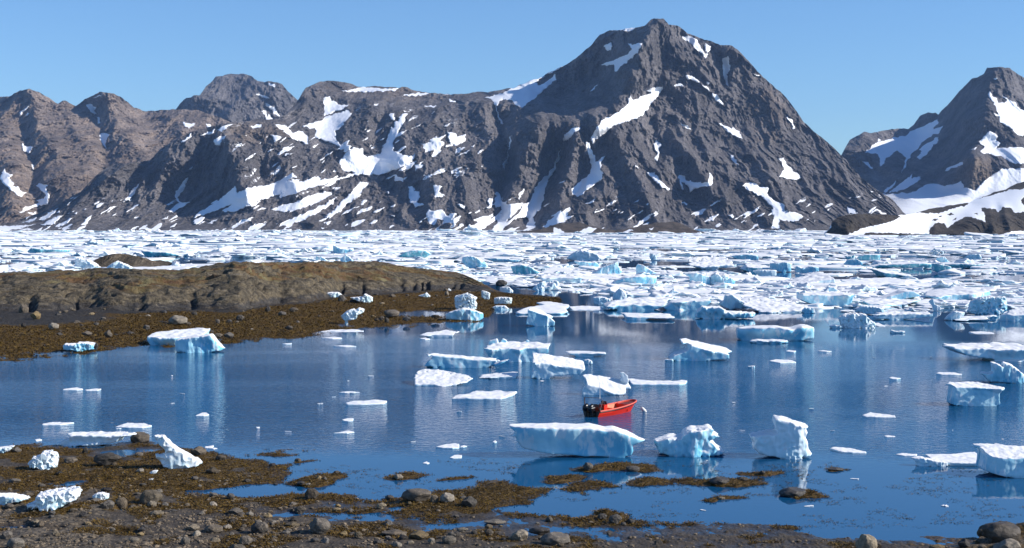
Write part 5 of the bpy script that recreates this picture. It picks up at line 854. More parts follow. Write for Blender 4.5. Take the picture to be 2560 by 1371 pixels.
while placed < 160 and tries < 6000:
    tries += 1
    u = r.uniform(-60, 2620); vm = float(pack_vmax(u)); v = 606+(vm-606)*r.random()**0.85
    x, y, _ = [float(q) for q in at_z(u, v, 0.0)]
    if lead(x, y) < -0.22 and r.random() < .85: continue
    i = r.randrange(len(MESHI)); k, me = MESHI[i]
    wpx = r.uniform(26, 75)*(0.75+0.5*(v-606)/120); s = wpx*y/F/2
    o = bpy.data.objects.new("ice_floe" if k == 'floe' else "iceberg", me); COL.objects.link(o)
    o.location = (x, y, -0.02*s); o.rotation_euler = (0, 0, r.choice((0, 0, math.pi))+r.uniform(-.7, .7)); o.scale = (s, s*r.uniform(.8, 1.3), s*r.uniform(.6, 1.05)*(0.6 if k != 'floe' else .8))
    dist = "far out" if v < 640 else ("half-way out" if v < 680 else "in the nearer rows")
    tag(o, "white %s %s in the pack, %s" % (kname[k], dist, sector(u)), cats[k], "%ss %s in the pack, %s" % (kname[k], dist, sector(u)))
    o['tone'] = r.choice((-.7, 0.0, 0.3, 0.5, 0.6, 0.8, 0.8, 0.9)); placed += 1
# everything too small or too far to count: one mass of brash and floes
LOW = ice_lib(16, 13, 1.0)
Vp, Qp, Tp, nv = [], [], [], 0
g = np.random.default_rng(5)
n_c = 0
NC = 15000
uu = g.uniform(-140, 2700, NC); vv_ = 578.0+(pack_vmax(uu)+6-578.0)*g.random(NC)**1.35
xx, yy_, _ = at_z(uu, vv_, 0.0); keep = ~((lead(xx, yy_) < -0.18)&(g.random(NC) < .9)); uu, vv_, xx, yy_ = uu[keep], vv_[keep], xx[keep], yy_[keep]
for it in range(len(uu)):
    u, v, x, y = uu[it], vv_[it], xx[it], yy_[it]
    k, V, Q = LOW[g.integers(len(LOW))]
    wpx = (6+g.exponential(12))*(0.7+0.8*(v-578)/120); s = min(wpx, 70)*y/F/2
    a = g.uniform(-.8, .8)+(math.pi if g.random() < .5 else 0); c_, s_ = math.cos(a), math.sin(a)
    hz = s*g.uniform(.4, 1.25)*(1.0 if k == 'floe' else .75)
    q = np.stack([x+s*(V[:, 0]*c_-V[:, 1]*s_), y+s*(V[:, 0]*s_+V[:, 1]*c_)*1.5, V[:, 2]*hz], 1)
    Vp.append(q); Qp.append(Q+nv); nv += len(q); n_c += 1
# thin floes
ang = np.linspace(0, 2*np.pi, 15)[:-1]
NF = 6500
yy_ = np.exp(g.uniform(math.log(235), math.log(4750), NF)); xx = yy_*g.uniform(-.42, .42, NF); uu, vv_ = proj(xx, yy_, 0.0)
keep = (vv_ < pack_vmax(uu)+4)&((yy_ > 900)|(g.random(NF) < .62))&~((lead(xx, yy_) < -.10)&(g.random(NF) < .93)); xx, yy_ = xx[keep], yy_[keep]
for it in range(len(xx)):
    x, y = xx[it], yy_[it]
    rr = y*0.0105*g.lognormal(0, .5); rad = rr*(1+0.28*g.standard_normal(14)).clip(.45, 1.6); ro = g.uniform(0, 6.28); sq = g.uniform(.55, 1)
    h = min(0.16+0.02*rr, .6)*g.uniform(.6, 1.4)
    px = x+rad*np.cos(ang+ro); py = y+rad*sq*np.sin(ang+ro)
    ring0 = np.stack([px, py, np.full(14, -.2)], 1); ring1 = np.stack([x+(px-x)*1.02, y+(py-y)*1.02, np.full(14, h)], 1); ring2 = np.stack([x+(px-x)*.85, y+(py-y)*.85, h*(1.25+.3*g.standard_normal(14))], 1)
    cen = np.array([[x, y, h*1.35]])
    q = np.concatenate([ring0, ring1, ring2, cen]); i = np.arange(14); j = (i+1) % 14
    Qp.append(np.concatenate([np.stack([i, j, j+14, i+14], 1), np.stack([i+14, j+14, j+28, i+28], 1)])+nv); Tp.append(np.stack([i+28, j+28, np.full(14, 42)], 1)+nv)
    Vp.append(q); nv += len(q)
o = link("pack_ice", mesh_np("pack_ice", np.concatenate(Vp), np.concatenate(Qp), np.concatenate(Tp)), M_ICE)
o['tone'] = 0.65
tag(o, "white mass of brash ice and small floes covering the fjord below the mountains", "pack ice", kind='stuff')

# crumbs of ice drifting in the open water of the bay
r = random.Random(5); n_ = 0
for _t in range(4000):
    if n_ >= 34: break
    u = r.uniform(10, 2540); v = r.uniform(880, 1290); x, y, _ = [float(q) for q in at_z(u, v, 0.0)]
    if float(beach_h(x, y)) > -.2 or (u < 700 and v < 930) or (u < 780 and v > 1130): continue
    k, me = MESHI[r.randrange(len(MESHI))]; s = r.uniform(.10, .26)
    o = bpy.data.objects.new("ice_crumb", me); COL.objects.link(o); o.location = (x, y, 0); o.scale = (s*1.3, s, s*.6); o.rotation_euler.z = r.uniform(0, 6.3); o['tone'] = 0.8; n_ += 1
    z_ = "left third" if u < 850 else ("middle third" if u < 1700 else "right third")
    tag(o, "tiny white ice crumb drifting in the bay's %s" % z_, 'ice chunk', "ice crumbs in the bay's %s" % z_)
# ------------------------------------------------------------------ boulders
def ico(sub):
    import bmesh
    bm = bmesh.new(); bmesh.ops.create_icosphere(bm, subdivisions=sub, radius=1.0)
    V = np.array([v.co[:] for v in bm.verts]); T = np.array([[l.vert.index for l in f.loops] for f in bm.faces]); bm.free(); return V, T
ICO3, ICO2, ICO1 = ico(4), ico(2), ico(1)
def stone_shape(seed, base, flat=0.75, angular=0.5):
    V, T = base; rr = np.random.default_rng(seed)
    P = V.copy()
    for k in range(int(5+7*angular)):     # planes split off the round lump
        n = rr.normal(size=3); n /= np.linalg.norm(n); d = rr.uniform(.62, .95)
        q = P@n; P = P-np.outer(np.clip(q-d, 0, None)*0.9, n)
    P = P*(1+0.20*fbm(V[:, 0]*0.9+seed, V[:, 1]*0.9, V[:, 2]*0.9, 3))[:, None]+0.03*V*fbm(V[:, 0]*4+seed, V[:, 1]*4, V[:, 2]*4, 2)[:, None]
    P[:, 2] *= flat; P -= (P.max(0)+P.min(0))/2*[1, 1, 1]
    P = P/np.abs(P).max(0)
    return P, T
M_STONE = mat_rock("boulder_stone", (0.125, 0.102, 0.076), (0.060, 0.050, 0.040), 1.0)
M_TAN = mat_rock("tan_stone", (0.22, 0.170, 0.105), (0.11, 0.088, 0.06), 1.0)
M_DARK = mat_rock("dark_wet_stone", (0.060, 0.050, 0.040), (0.028, 0.024, 0.020), 1.0, wet=0.3)
SM = {}
for tone, m in (('s', M_STONE), ('t', M_TAN), ('d', M_DARK)):
    SM[tone] = []
    for i in range(9):
        P, T = stone_shape(i*17+3, ICO3, angular=(.25, .6, 1.1)[i % 3])
        me = mesh_np("boulder", P, np.zeros((0, 4), np.int32), T); me.materials.append(m); me.set_sharp_from_angle(angle=math.radians(24)); SM[tone].append(me)
def point_h(u, v): return 0.55
def boulder(key, xl, xr, yt, yb, label, tone='s', i=None, group=None, where='beach'):
    x0, y0, s = ZK[key]; u = x0+(xl+xr)/2/s; vb = y0+yb/s; wpx = (xr-xl)/s; hpx = (yb-yt)/s
    if where == 'beach': X, Y, Z = on_beach(u, vb)
    elif where == 'water': X, Y, Z = [float(q) for q in at_z(u, vb, 0.0)]
    else: X, Y, Z = [float(q) for q in at_z(u, vb, where)]
    m = Y/F; hw = wpx*m/2; hh = hpx*m; i = len(BLD) if i is None else i
    o = bpy.data.objects.new("boulder", SM[tone][i % 9]); COL.objects.link(o); BLD.append(o)
    dy = hw*0.8; o.scale = (hw, dy, hh*0.58); o.location = (X, Y+dy*0.8, Z+hh*0.42); o.rotation_euler.z = 0.0
    return tag(o, label, 'boulder', group)
BLD = []
B = boulder
for a in (
 (1070,1235,405,492,"big domed brown boulder in water beside the grounded ice shelf"),(760,990,585,690,"large two-lobed boulder amid weed left of the leaning ice shard"),(525,635,615,665,"flat grey boulder in weed right of the cauliflower ice block"),(1580,1715,527,600,"rounded weedy boulder at the water's edge right of the ice shard"),
 (80,170,530,575,"low boulder right of the wing-shaped ice slab at left"),(1790,1880,597,642,"grey boulder at the end of the weed right of the ice shard"),(1150,1340,890,1010,"big angular tan boulder among stones right of the square ice block",'t',2),(955,1055,945,1042,"pointed brown stone left of the big angular tan boulder"),(815,940,978,1050,"squat brown stone below the square ice block"),
 (1220,1300,980,1032,"triangular tan stone leaning on the big angular tan boulder",'t'),(455,590,990,1048,"dark angular stone under the right side of the lumpy ice heap"),(590,665,945,992,"rounded stone right of the lumpy ice heap"),(745,820,960,992,"small flat stone directly under the square ice block's left side"),(170,270,905,940,"flat stone left of the lumpy ice heap"),
 (60,160,795,832,"low stone in a weed patch at far left"),(825,925,870,905,"dark flat stone behind the square ice block",'d'),(1690,1850,1183,1247,"smooth loaf-shaped grey boulder at lower left",'s',0),(1545,1660,1175,1227,"pale tan boulder left of the loaf-shaped one",'t',3),(2080,2230,1160,1247,"tall rounded grey boulder at lower left, right of the loaf-shaped one"),
 (1500,1580,1280,1347,"rounded stone nearer than the loaf-shaped boulder",'t',0),(1985,2100,1270,1350,"pair-like rounded stone near the bottom edge left of centre"),(1895,2020,1040,1092,"reddish-brown split stone on weed at left"),(2045,2112,1065,1106,"small tan stone right of the split reddish one",'t'),(1740,1810,910,950,"half-buried stone on weed beside the left tide pool"),
 (1880,1955,915,966,"round weedy stone left of the left tide pool"),(40,185,1290,1385,"pale rock heap in the lower left picture corner",'t',5),(-10,90,1232,1300,"angular rock on the left edge above the corner heap"),(1240,1360,1065,1102,"flat light stone with weed below the big angular tan boulder",'t'),(570,640,1040,1072,"small angular stone in gravel below the lumpy ice heap"),
 (915,960,1205,1242,"small pale stone alone on dark mud at lower left",'t'),(1135,1200,1250,1280,"flat pale stone casting a shadow on mud at lower left",'t'),(1710,1820,700,752,"grey boulder in weed right below the ice shard"),(1890,2045,1347,1420,"pale round stone cut by the bottom edge left of centre",'t',6),(25,110,1005,1047,"stone under the pointed ice slab at the left edge"),(1115,1190,575,606,"stone beside the small pool behind the two-lobed boulder"),(680,730,530,580,"small stone in weed in front of the grounded ice shelf")):
    B('R1', *a)
for a in (
 (400,520,875,967,"upright cube-like grey boulder on a weed bank in the water",'s',2),(1205,1460,885,990,"largest flat-topped grey boulder on the middle shoreline",'s',5),(1450,1525,930,995,"grey boulder touching the right end of the flat-topped one"),(1530,1655,918,992,"rounded tan boulder in the row right of the flat-topped one",'t',0),(1710,1845,945,1032,"rounded grey boulder with weed streaks, last of the shoreline row",'s',3),
 (1000,1087,995,1047,"small tan boulder sunk in weed below the flat-topped one",'t',1),(1070,1150,930,968,"small dark boulder left of the flat-topped one",'d'),(430,615,1125,1260,"big egg-shaped grey boulder with cracks near the bottom",'s',6),(-5,95,1160,1250,"tall grey boulder left of the egg-shaped one, low on the beach"),(235,360,1160,1200,"flat whitish stone behind the egg-shaped boulder",'t',4),
 (315,415,1020,1088,"slanted stone on a weed clump in the mud, middle left"),(815,885,1235,1292,"orange-tan boulder right of the egg-shaped boulder",'t',1),(1270,1440,1233,1302,"wide pale tan boulder at the bottom middle",'t',3),(1040,1255,1230,1272,"long flat dark slab left of the wide pale tan boulder",'s',4),(1430,1490,1290,1337,"small pale stone below the wide pale tan boulder",'t'),
 (1545,1670,1275,1337,"tan boulder with a sloping back at the bottom, right of the wide pale one",'t',7),(1905,1975,1215,1267,"small rounded stone on mud below the shoreline row"),(1895,2088,1142,1172,"low flat light slab in the mud right of the shoreline row",'t',4),(1905,1975,1175,1207,"little pale stone under the low flat slab",'t'),(1670,1770,1205,1242,"low rounded tan stone on mud, bottom middle",'t'),
 (2110,2272,1225,1312,"hollowed pale boulder with a weed-filled top",'t',8),(945,982,960,992,"small reddish stone at the left end of the shoreline weed"),(550,592,775,805,"grey stone on top of the weed islet in the bay"),(140,180,832,853,"tiny dark stone in the water left of the weed islet",'d')):
    B('R2', *a)
for a in (
 (725,812,660,727,"pointed stone rising from weed before the long blue berg"),(1085,1205,690,737,"flat brown stone at the right end of that weed before the long blue berg"),(1785,1962,775,832,"broad dark stone capped with weed right below the duck-shaped berg",'d',0),(2010,2112,780,812,"smaller weed-capped stone touching the broad dark one's right"),(940,1055,1090,1172,"blocky grey stone on the mud's outer edge, bottom centre"),(845,930,1085,1132,"weedy dark stone touching the blocky one at the mud's edge",'d'),
 (370,625,1255,1345,"wide humped grey boulder at the bottom centre",'s',0),(270,455,1203,1262,"black wet boulder behind the wide humped one",'d',5),(1840,1917,945,977,"small tan stone on a floating weed raft, lower right",'t'),(2200,2247,718,750,"small stone on weed below the anvil berg's left side")):
    B('R3', *a)
for a in ((945,1125,1262,1440,"tan upright boulder cut by the bottom edge right of centre",'t',6),(1955,2130,1180,1300,"pale grey boulder on the rocky bank at lower right",'s',3),(2020,2345,1175,1330,"massive dark brown boulder on the bank in the lower right corner",'d',7),(1550,1690,1345,1400,"half-hidden pale stone at the bottom edge left of the bank",'t'),(305,540,876,948,"dome of rock draped in weed under the anvil berg's reflection",'d',0),(2090,2330,1290,1420,"broken brown rock at the lower right corner below the massive one",'t',8),(1790,1900,1315,1390,"dark rock wedged left of the broken brown one in the corner",'d'),(690,848,705,726,"flat dark rock awash right of the anvil berg",'d',4)):
    B('R4', *a)
for a in (
 (1240,1385,683,747,"big half-sunlit round boulder in the weed of the point",'t',0),(1460,1525,770,817,"small dark boulder perched behind the blue-faced ice block"),(220,298,650,707,"pale tan egg-shaped boulder on mud at left of the point",'t',3),(130,205,600,672,"leaning boulder at the cleft in the left rock face"),(350,430,738,782,"tan boulder at the edge of the weed, left part of the point",'t',0),(1585,1655,815,847,"left one of two loaf boulders right of the blue-faced ice block"),(1660,1737,808,847,"right one of two loaf boulders right of the blue-faced ice block"),
 (865,910,618,652,"orange round boulder below the rubble in the rock face",'t',0),(855,915,570,617,"brown block at the top of the rubble in the rock face",'t',2),(985,1020,550,580,"orange stone at the right of the rubble in the rock face",'t'),(1420,1465,655,683,"rounded stone on weed above the big half-sunlit boulder's right"),(1968,2010,612,657,"upright rounded stone close to the rock face, mid point"),(2065,2127,652,680,"flat rounded stone on weed, mid point, nearer of two"),(2150,2217,625,657,"rounded stone on weed, mid point, farther of two"),
 (1755,1815,678,717,"pointed slab leaning in weed, mid point"),(600,680,800,832,"low boulder in weed left of the long grounded ice slab"),(770,830,790,842,"knobbly boulder with a scrap of ice in weed at left of the point"),(1060,1110,753,787,"small rounded boulder left of the big half-sunlit one"),(2125,2177,758,787,"small grey boulder in weed between the big ice lumps"),(1600,1635,710,740,"tiny round stone right of the big half-sunlit boulder"),(695,727,885,932,"small boulder touching the glassy ice lump's right end"),(150,190,735,767,"small dark boulder at far left weed of the point",'d')):
    B('M1', *a, **{'where': 0.6} if len(a) else {})
B('M1',1255,1360,355,390,"weathered rock sitting on top of the rocky point",'s',where=4.6)
for a in ((615,695,755,837,"dark boulder against the couch-shaped ice block's right end"),(1155,1232,745,797,"brown boulder under the rock face, right part of the point"),(1755,1802,712,767,"tan stone carrying a tiny ice piece near the point's far end",'t'),(1605,1702,970,1007,"dark boulder at the weed tip beside the domed ice",'d'),(90,187,893,937,"rounded boulder in open weed, middle of the point"),(1100,1272,918,988,"cluster-like long boulder on the weed right of the jagged ice lump",'s',7),(1045,1110,985,1027,"small boulder near the weed's edge below the long one"),(1112,1162,1000,1052,"leaning stone right beside that small boulder at the weed's edge"),(1305,1392,990,1037,"dark low boulder between long boulder and weed tip",'d'),(740,842,800,842,"dark boulder under the ice lump with a tail",'d'),(50,132,1085,1127,"rounded boulder at the weed shore below the jagged ice lump"),(0,65,938,977,"smooth boulder in open weed left of the rounded one")):
    B('M2', *a, where=0.5)
B('M2',2300,2425,598,662,"black jagged rock awash between ice blocks off the point",'d',2,where='water')
# smaller stones of the beach: the ones one can still count
rr = random.Random(11); GRP = "small loose stones on the beach"
def stone_zone(u): return "at the left" if u < 450 else ("left of the middle" if u < 850 else ("in the middle" if u < 1300 else "right of the middle"))
n_s = 0
while n_s < 160:
    u = rr.uniform(-20, 1650); v = rr.triangular(1130, 1385, 1340)
    X, Y, Z = on_beach(u, v)
    if Z < 0.03 or (u > 900 and v < 1300 and rr.random() < .6): continue
    sz = rr.uniform(0.10, 0.26)*(1.2 if rr.random() < .2 else 1)
    tone = rr.choice('ssttd')
    o = bpy.data.objects.new("stone", SM[tone][rr.randrange(9)]); COL.objects.link(o)
    o.location = (X, Y, Z+sz*.2); o.scale = (sz, sz*rr.uniform(.7, 1), sz*rr.uniform(.45, .8)); o.rotation_euler = (rr.uniform(-.2, .2), rr.uniform(-.2, .2), rr.uniform(0, 6.3))
    z_ = stone_zone(u); tn = {'s': 'grey-brown', 't': 'tan', 'd': 'dark wet'}[tone]
    tag(o, "small %s stone lying loose on the beach %s" % (tn, z_), 'stone', "small %s stones on the beach %s" % (tn, z_)); n_s += 1
n_p = 0
PU = us; 
def point_at(u, t):
    i = int(np.clip((u-us[0])/1.6, 0, len(us)-1)); j = int(np.argmin(np.abs(tt-t))); return XW[i, j], D[i, j], zz[i, j]
while n_p < 60:
    u = rr.uniform(-20, 1190); t = rr.uniform(.06, 1.0); X, Y, Z = point_at(u, t)
    if Z < .08: continue
    sz = rr.uniform(.22, .6); tone = rr.choice('sstdd')
    o = bpy.data.objects.new("stone", SM[tone][rr.randrange(9)]); COL.objects.link(o)
    o.location = (X, Y, Z+sz*.2); o.scale = (sz, sz*.9, sz*rr.uniform(.45, .75)); o.rotation_euler.z = rr.uniform(0, 6.3)
    tn = {'s': 'grey-brown', 't': 'tan', 'd': 'dark'}[tone]; z_ = "left half" if u < 600 else "right half"
    tag(o, "small %s stone in the weed of the point's %s" % (tn, z_), 'stone', "small %s stones in the point's %s" % (tn, z_)); n_p += 1
# gravel and pebbles: past counting
def merge(parts):
    V = []; T = []; n = 0
    for P, t in parts: V.append(P); T.append(t+n); n += len(P)
    return np.concatenate(V), np.concatenate(T)
g = np.random.default_rng(21)
PEB = [stone_shape(900+i, ICO1, angular=.6) for i in range(12)]
N_ = 15000; u = g.uniform(-150, 2500, N_); v = 1170+(1400-1170)*g.random(N_)**.6
x, y, _ = at_z(u, v, 0.15); h = beach_h(x, y)
dn = fbm(x/3.5, y/3.5, 12.0, 3)
keep = (h > 0.05)&(dn > -0.35+0.5*g.random(N_))&((u < 1000)|(g.random(N_) < .25)); x, y, h = x[keep], y[keep], h[keep]
parts = []
for i in range(len(x)):
    P, T = PEB[g.integers(12)]; s = 0.028+g.exponential(.032); s = min(s, .13); a = g.uniform(0, 6.3); c_, s_ = math.cos(a), math.sin(a)
    parts.append((np.stack([x[i]+s*(P[:, 0]*c_-P[:, 1]*s_), y[i]+s*(P[:, 0]*s_+P[:, 1]*c_), h[i]+s*.15+s*.6*P[:, 2]], 1), T))
V, T = merge(parts)
tg = NT("gravel"); pg_ = tg.pos(); cc = tg.n("ShaderNodeTexVoronoi"); cc.inputs["Scale"].default_value = 4.0; tg.l(pg_, cc.inputs["Vector"]); sc_ = tg.n("ShaderNodeSeparateColor"); tg.l(cc.outputs["Color"], sc_.inputs[0])
M_GRAV = tg.fin(tg.mix(sc_.outputs[0], (0.055, 0.043, 0.031), (0.215, 0.165, 0.110)), 0.85, None, .25)
tag(link("gravel", mesh_np("gravel", V, np.zeros((0, 4), np.int32), T, smooth=False), M_GRAV), "grey and tan pebbles strewn over the beach at low tide", "gravel", kind='stuff')
# ------------------------------------------------------------------ seaweed
def weed_mesh(x, y, h, size, seed, k=5):
    g = np.random.default_rng(seed); n = len(x); V = np.zeros((n, k, 4, 3)); 
    a = g.uniform(0, 6.283, (n, k)); L = size[:, None]*g.uniform(.5, 1.2, (n, k)); lift = L*g.uniform(.05, .75, (n, k)); wd = L*g.uniform(.18, .4, (n, k))
    ox = g.normal(0, .5, (n, k))*size[:, None]; oy = g.normal(0, .5, (n, k))*size[:, None]
    cx, sx = np.cos(a), np.sin(a)
    for q, (f, s_, up) in enumerate(((0, -.4, 0), (1, -1, 1), (1.0, 1, .9), (0, .4, 0))):
        V[:, :, q, 0] = x[:, None]+ox+cx*L*f-sx*wd*s_*.5; V[:, :, q, 1] = y[:, None]+oy+sx*L*f+cx*wd*s_*.5; V[:, :, q, 2] = h[:, None]+lift*up+.01*(q % 2)
    return V.reshape(-1, 3), np.arange(n*k*4).reshape(-1, 4)
tw = NT("seaweed"); pw_ = tw.pos(); nw = tw.noise(1.1, 5, .7, pw_); nw2 = tw.noise(9.0, 2, .5, pw_)
cw = tw.mix(tw.ramp(nw2, .3, .7), (0.066, 0.036, 0.006), (0.205, 0.124, 0.016)); cw = tw.mix(tw.ramp(nw, .38, .62), tw.mix(0.6, cw, (0.02, 0.013, 0.005)), cw)
M_WEED = tw.fin(cw, 0.5, None, .3)
N_ = 90000; g = np.random.default_rng(31); u = g.uniform(-160, 2200, N_); v = g.uniform(1100, 1400, N_)
x, y, _ = at_z(u, v, 0.1); h = beach_h(x, y); m = weed_mask(x, y)
keep = (m > 0.10)&(h > -0.015)&(v < 1410); x, y, h = x[keep], y[keep], np.maximum(h[keep], 0.003)
V, Q = weed_mesh(x, y, h, g.uniform(.07, .17, len(x)), 5, 5)
tag(link("beach_seaweed", mesh_np("beach_seaweed", V, Q, smooth=False), M_WEED), "ochre brown bladder weed draped over the near beach and its islets", "seaweed", kind='stuff')
N_ = 42000; ui = g.integers(0, len(us), N_); tj = g.random(N_)*0.99
j = np.array([np.searchsorted(tt, t) for t in tj]); x = XW[ui, j]+g.normal(0, .25, N_); y = D[ui, j]+g.uniform(-.9, .9, N_); h = zz[ui, j]
mm = mud[ui, j]+.5*fbm(x/7, y/7, 2.0, 3)
keep = (h > 0.0)&(mm < .38); V, Q = weed_mesh(x[keep], y[keep], h[keep], g.uniform(.16, .42, keep.sum()), 6, 4)
tag(link("point_seaweed", mesh_np("point_seaweed", V, Q, smooth=False), M_WEED), "brown weed carpet between the rocky point and the water", "seaweed", kind='stuff')
# scraps of weed floating on the calm water
N_ = 900; u = g.uniform(700, 2560, N_); v = 1150+g.random(N_)*170; x, y, _ = at_z(u, v, 0.0); h = beach_h(x, y)
keep = (h < -.05)&(fbm(x/6, y/6, 3.3, 3) > .12); x, y = x[keep], y[keep]
xs = np.repeat(x, 7)+g.normal(0, .28, len(x)*7); ys = np.repeat(y, 7)+g.normal(0, .22, len(x)*7)
V, Q = weed_mesh(xs, ys, np.full(len(xs), .006), g.uniform(.05, .12, len(xs)), 8, 3)
V[:, 2] = np.minimum(V[:, 2], .035)
tag(link("floating_seaweed", mesh_np("floating_seaweed", V, Q, smooth=False), M_WEED), "thin scraps of brown weed drifting on the calm near water", "seaweed", kind='stuff')
# ------------------------------------------------------------------ red boat
def paint(name, col, rough=.35, wear=.15):
    t = NT(name); p = t.obj(); n = t.noise(6.0, 5, .65, p)
    c = t.mix(t.math('MULTIPLY', t.ramp(n, .5, .75), wear), col, tuple(min(1, q*.6+.25) for q in col)); return t.fin(c, t.math('MULTIPLY_ADD', n, .3, rough-.1), None, .4)
M_RED = paint("red_gelcoat", (0.78, 0.030, 0.010), .35, .04); M_ORANGE = paint("orange_gelcoat", (0.70, 0.12, 0.025), .5, .25); M_RIM = paint("faded_red_rim", (0.66, 0.10, 0.06), .5, .5)
M_BLACK = paint("black_plastic_and_shade", (0.010, 0.010, 0.011), .25, .04); M_STEEL = paint("dull_metal", (0.20, 0.13, 0.11), .4, .2); M_WHITE = paint("white_plastic", (0.75, 0.72, 0.65), .5, .1); M_MAR = paint("dark_red_canvas", (0.16, 0.035, 0.03), .7, .1)
class MB:
    def __init__(s): s.V = []; s.Q = []; s.T = []; s.n = 0
    def add(s, V, Q=(), T=()):
        V = np.asarray(V, float).reshape(-1, 3); s.V.append(V)
        if len(Q): s.Q.append(np.asarray(Q).reshape(-1, 4)+s.n)
        if len(T): s.T.append(np.asarray(T).reshape(-1, 3)+s.n)
        s.n += len(V); return s
    def box(s, a, b):
        x0, y0, z0 = a; x1, y1, z1 = b
        return s.add([(x0,y0,z0),(x1,y0,z0),(x1,y1,z0),(x0,y1,z0),(x0,y0,z1),(x1,y0,z1),(x1,y1,z1),(x0,y1,z1)], [(0,3,2,1),(4,5,6,7),(0,1,5,4),(1,2,6,5),(2,3,7,6),(3,0,4,7)])
    def tube(s, pts, r, k=8):
        P = np.asarray(pts, float); n = len(P); r = np.broadcast_to(r, (n,)); V = []
        for i in range(n):
            d = P[min(i+1, n-1)]-P[max(i-1, 0)]; d /= np.linalg.norm(d); a = np.array([0, 0, 1.0]) if abs(d[2]) < .9 else np.array([1.0, 0, 0])
            e1 = np.cross(d, a); e1 /= np.linalg.norm(e1); e2 = np.cross(d, e1)
            for q in range(k): V.append(P[i]+r[i]*(math.cos(2*math.pi*q/k)*e1+math.sin(2*math.pi*q/k)*e2))
        Q = [(i*k+q, i*k+(q+1) % k, (i+1)*k+(q+1) % k, (i+1)*k+q) for i in range(n-1) for q in range(k)]
        V += [P[0], P[-1]]; T = [(n*k, (q+1) % k, q) for q in range(k)]+[(n*k+1, (n-1)*k+q, (n-1)*k+(q+1) % k) for q in range(k)]
        return s.add(V, Q, T)
    def loft(s, rings, cap=True, closed=True):
        R = np.asarray(rings, float); n, k = R.shape[:2]; kk = k if closed else k-1
        Q = [(i*k+q, i*k+(q+1) % k, (i+1)*k+(q+1) % k, (i+1)*k+q) for i in range(n-1) for q in range(kk)]
        V = list(R.reshape(-1, 3)); T = []
        if cap:
            for i, fl in ((0, 1), (n-1, 0)):
                c = len(V); V.append(R[i].mean(0)); T += [((c, i*k+(q+1) % k, i*k+q) if fl else (c, i*k+q, i*k+(q+1) % k)) for q in range(k)]
        return s.add(V, Q, T)
    def build(s, name, mat, parent, smooth=True):
        me = mesh_np(name, np.concatenate(s.V), np.concatenate(s.Q) if s.Q else np.zeros((0, 4), int), np.concatenate(s.T) if s.T else None, smooth=smooth)
        if smooth: me.set_sharp_from_angle(angle=math.radians(38))
        return link(name, me, mat, parent)
BL = 5.5
root = bpy.data.objects.new("motor_boat", None); COL.objects.link(root)
tag(root, "open red motor boat with two black outboards, moored in the bay", "boat")
sx_, sy_, _ = at_z(1499, 1044.5, 0.0); HD = math.radians(47)
fw = np.array([math.cos(HD), math.sin(HD)]); lf = np.array([-fw[1], fw[0]])
root.location = (sx_+lf[0]*.84, sy_+lf[1]*.84, 0); root.rotation_euler.z = HD
xs_ = np.concatenate([np.linspace(0, 3.0, 11), np.linspace(3.0, BL, 17)[1:]])
def halfb(x): 
    t = np.clip((x-1.8)/(BL-1.8), 0, 1); return (0.88+0.06*np.sin(np.pi*np.clip(x/3.6, 0, 1)))*np.sqrt(np.clip(1-t**2.7, 0, 1))
def sheer(x): return 0.48+0.05*(x/BL)+0.29*(x/BL)**2.2
def hull_ring(x, f, z):   # half section outwards for height fraction
    t = np.clip((x-1.5)/(BL-1.5), 0, 1); return halfb(x)*(f+(1-f)*(1-t)**0.8*0.35) if False else halfb(min(x, BL)*1.0)*f
LV = [(-0.25, 0.25), (-0.08, .74), (0.06, .79), (0.10, .835), (0.22, .87), (0.25, .905), (0.40, .93), (0.43, .965)]
rings = []
for x in xs_:
    sh = sheer(x); k = sh/0.5; row = []
    tb = np.clip((x-1.8)/(BL-1.8), 0, 1); fl = 1-0.55*tb**1.5      # the stem rakes and the bow flares
    pts = [(z*k if z > 0 else z*(1-tb*.9), halfb(x)*(f*fl+(1-fl)*max(0, z/0.5)**1.2*1.0)) for z, f in LV]+[(sh, halfb(x))]
    xo = lambda z: -0.50*tb**3*max(0, 1-max(z, -.1)/sh)
    row = [(x+xo(z), -b, z) for z, b in pts[::-1]]+[(x+xo(z), b, z) for z, b in pts]
    rings.append(row)
m = MB(); m.loft(rings, cap=False, closed=False); m.build("hull", M_RED, root)
m = MB(); r0 = np.array(rings[0]); r0b = r0.copy(); r0b[:, 0] -= .035; k = len(r0)
m.add(np.concatenate([r0, r0b]), [(q, q+1, k+q+1, k+q) for q in range(k-1)]+[(k+q, k+q+1, 2*k-2-q, 2*k-1-q) for q in range(k//2-1)]+[(q+1, q, k-1-q, k-2-q) for q in range(k//2-1)])
m.add([(-.02, -.5, .50), (.0, .5, .50), (0, .5, .36)], [], [])
m.build("transom", M_BLACK, root, False)  # red stern lies in shade; that shade is painted in as black
side = [(x, -halfb(x), sheer(x)) for x in xs_]; loop = side+[(x, -y, z) for x, y, z in side[::-1][1:]]
m = MB(); m.tube([(x*1.0+.02, y*1.0, z+.005) for x, y, z in loop], .062, 10); m.build("gunwale", M_RIM, root)
m = MB(); m.tube([(x+.03, y*1.035, z-.075) for x, y, z in loop], .02, 6); m.build("rubbing_strake", M_BLACK, root)
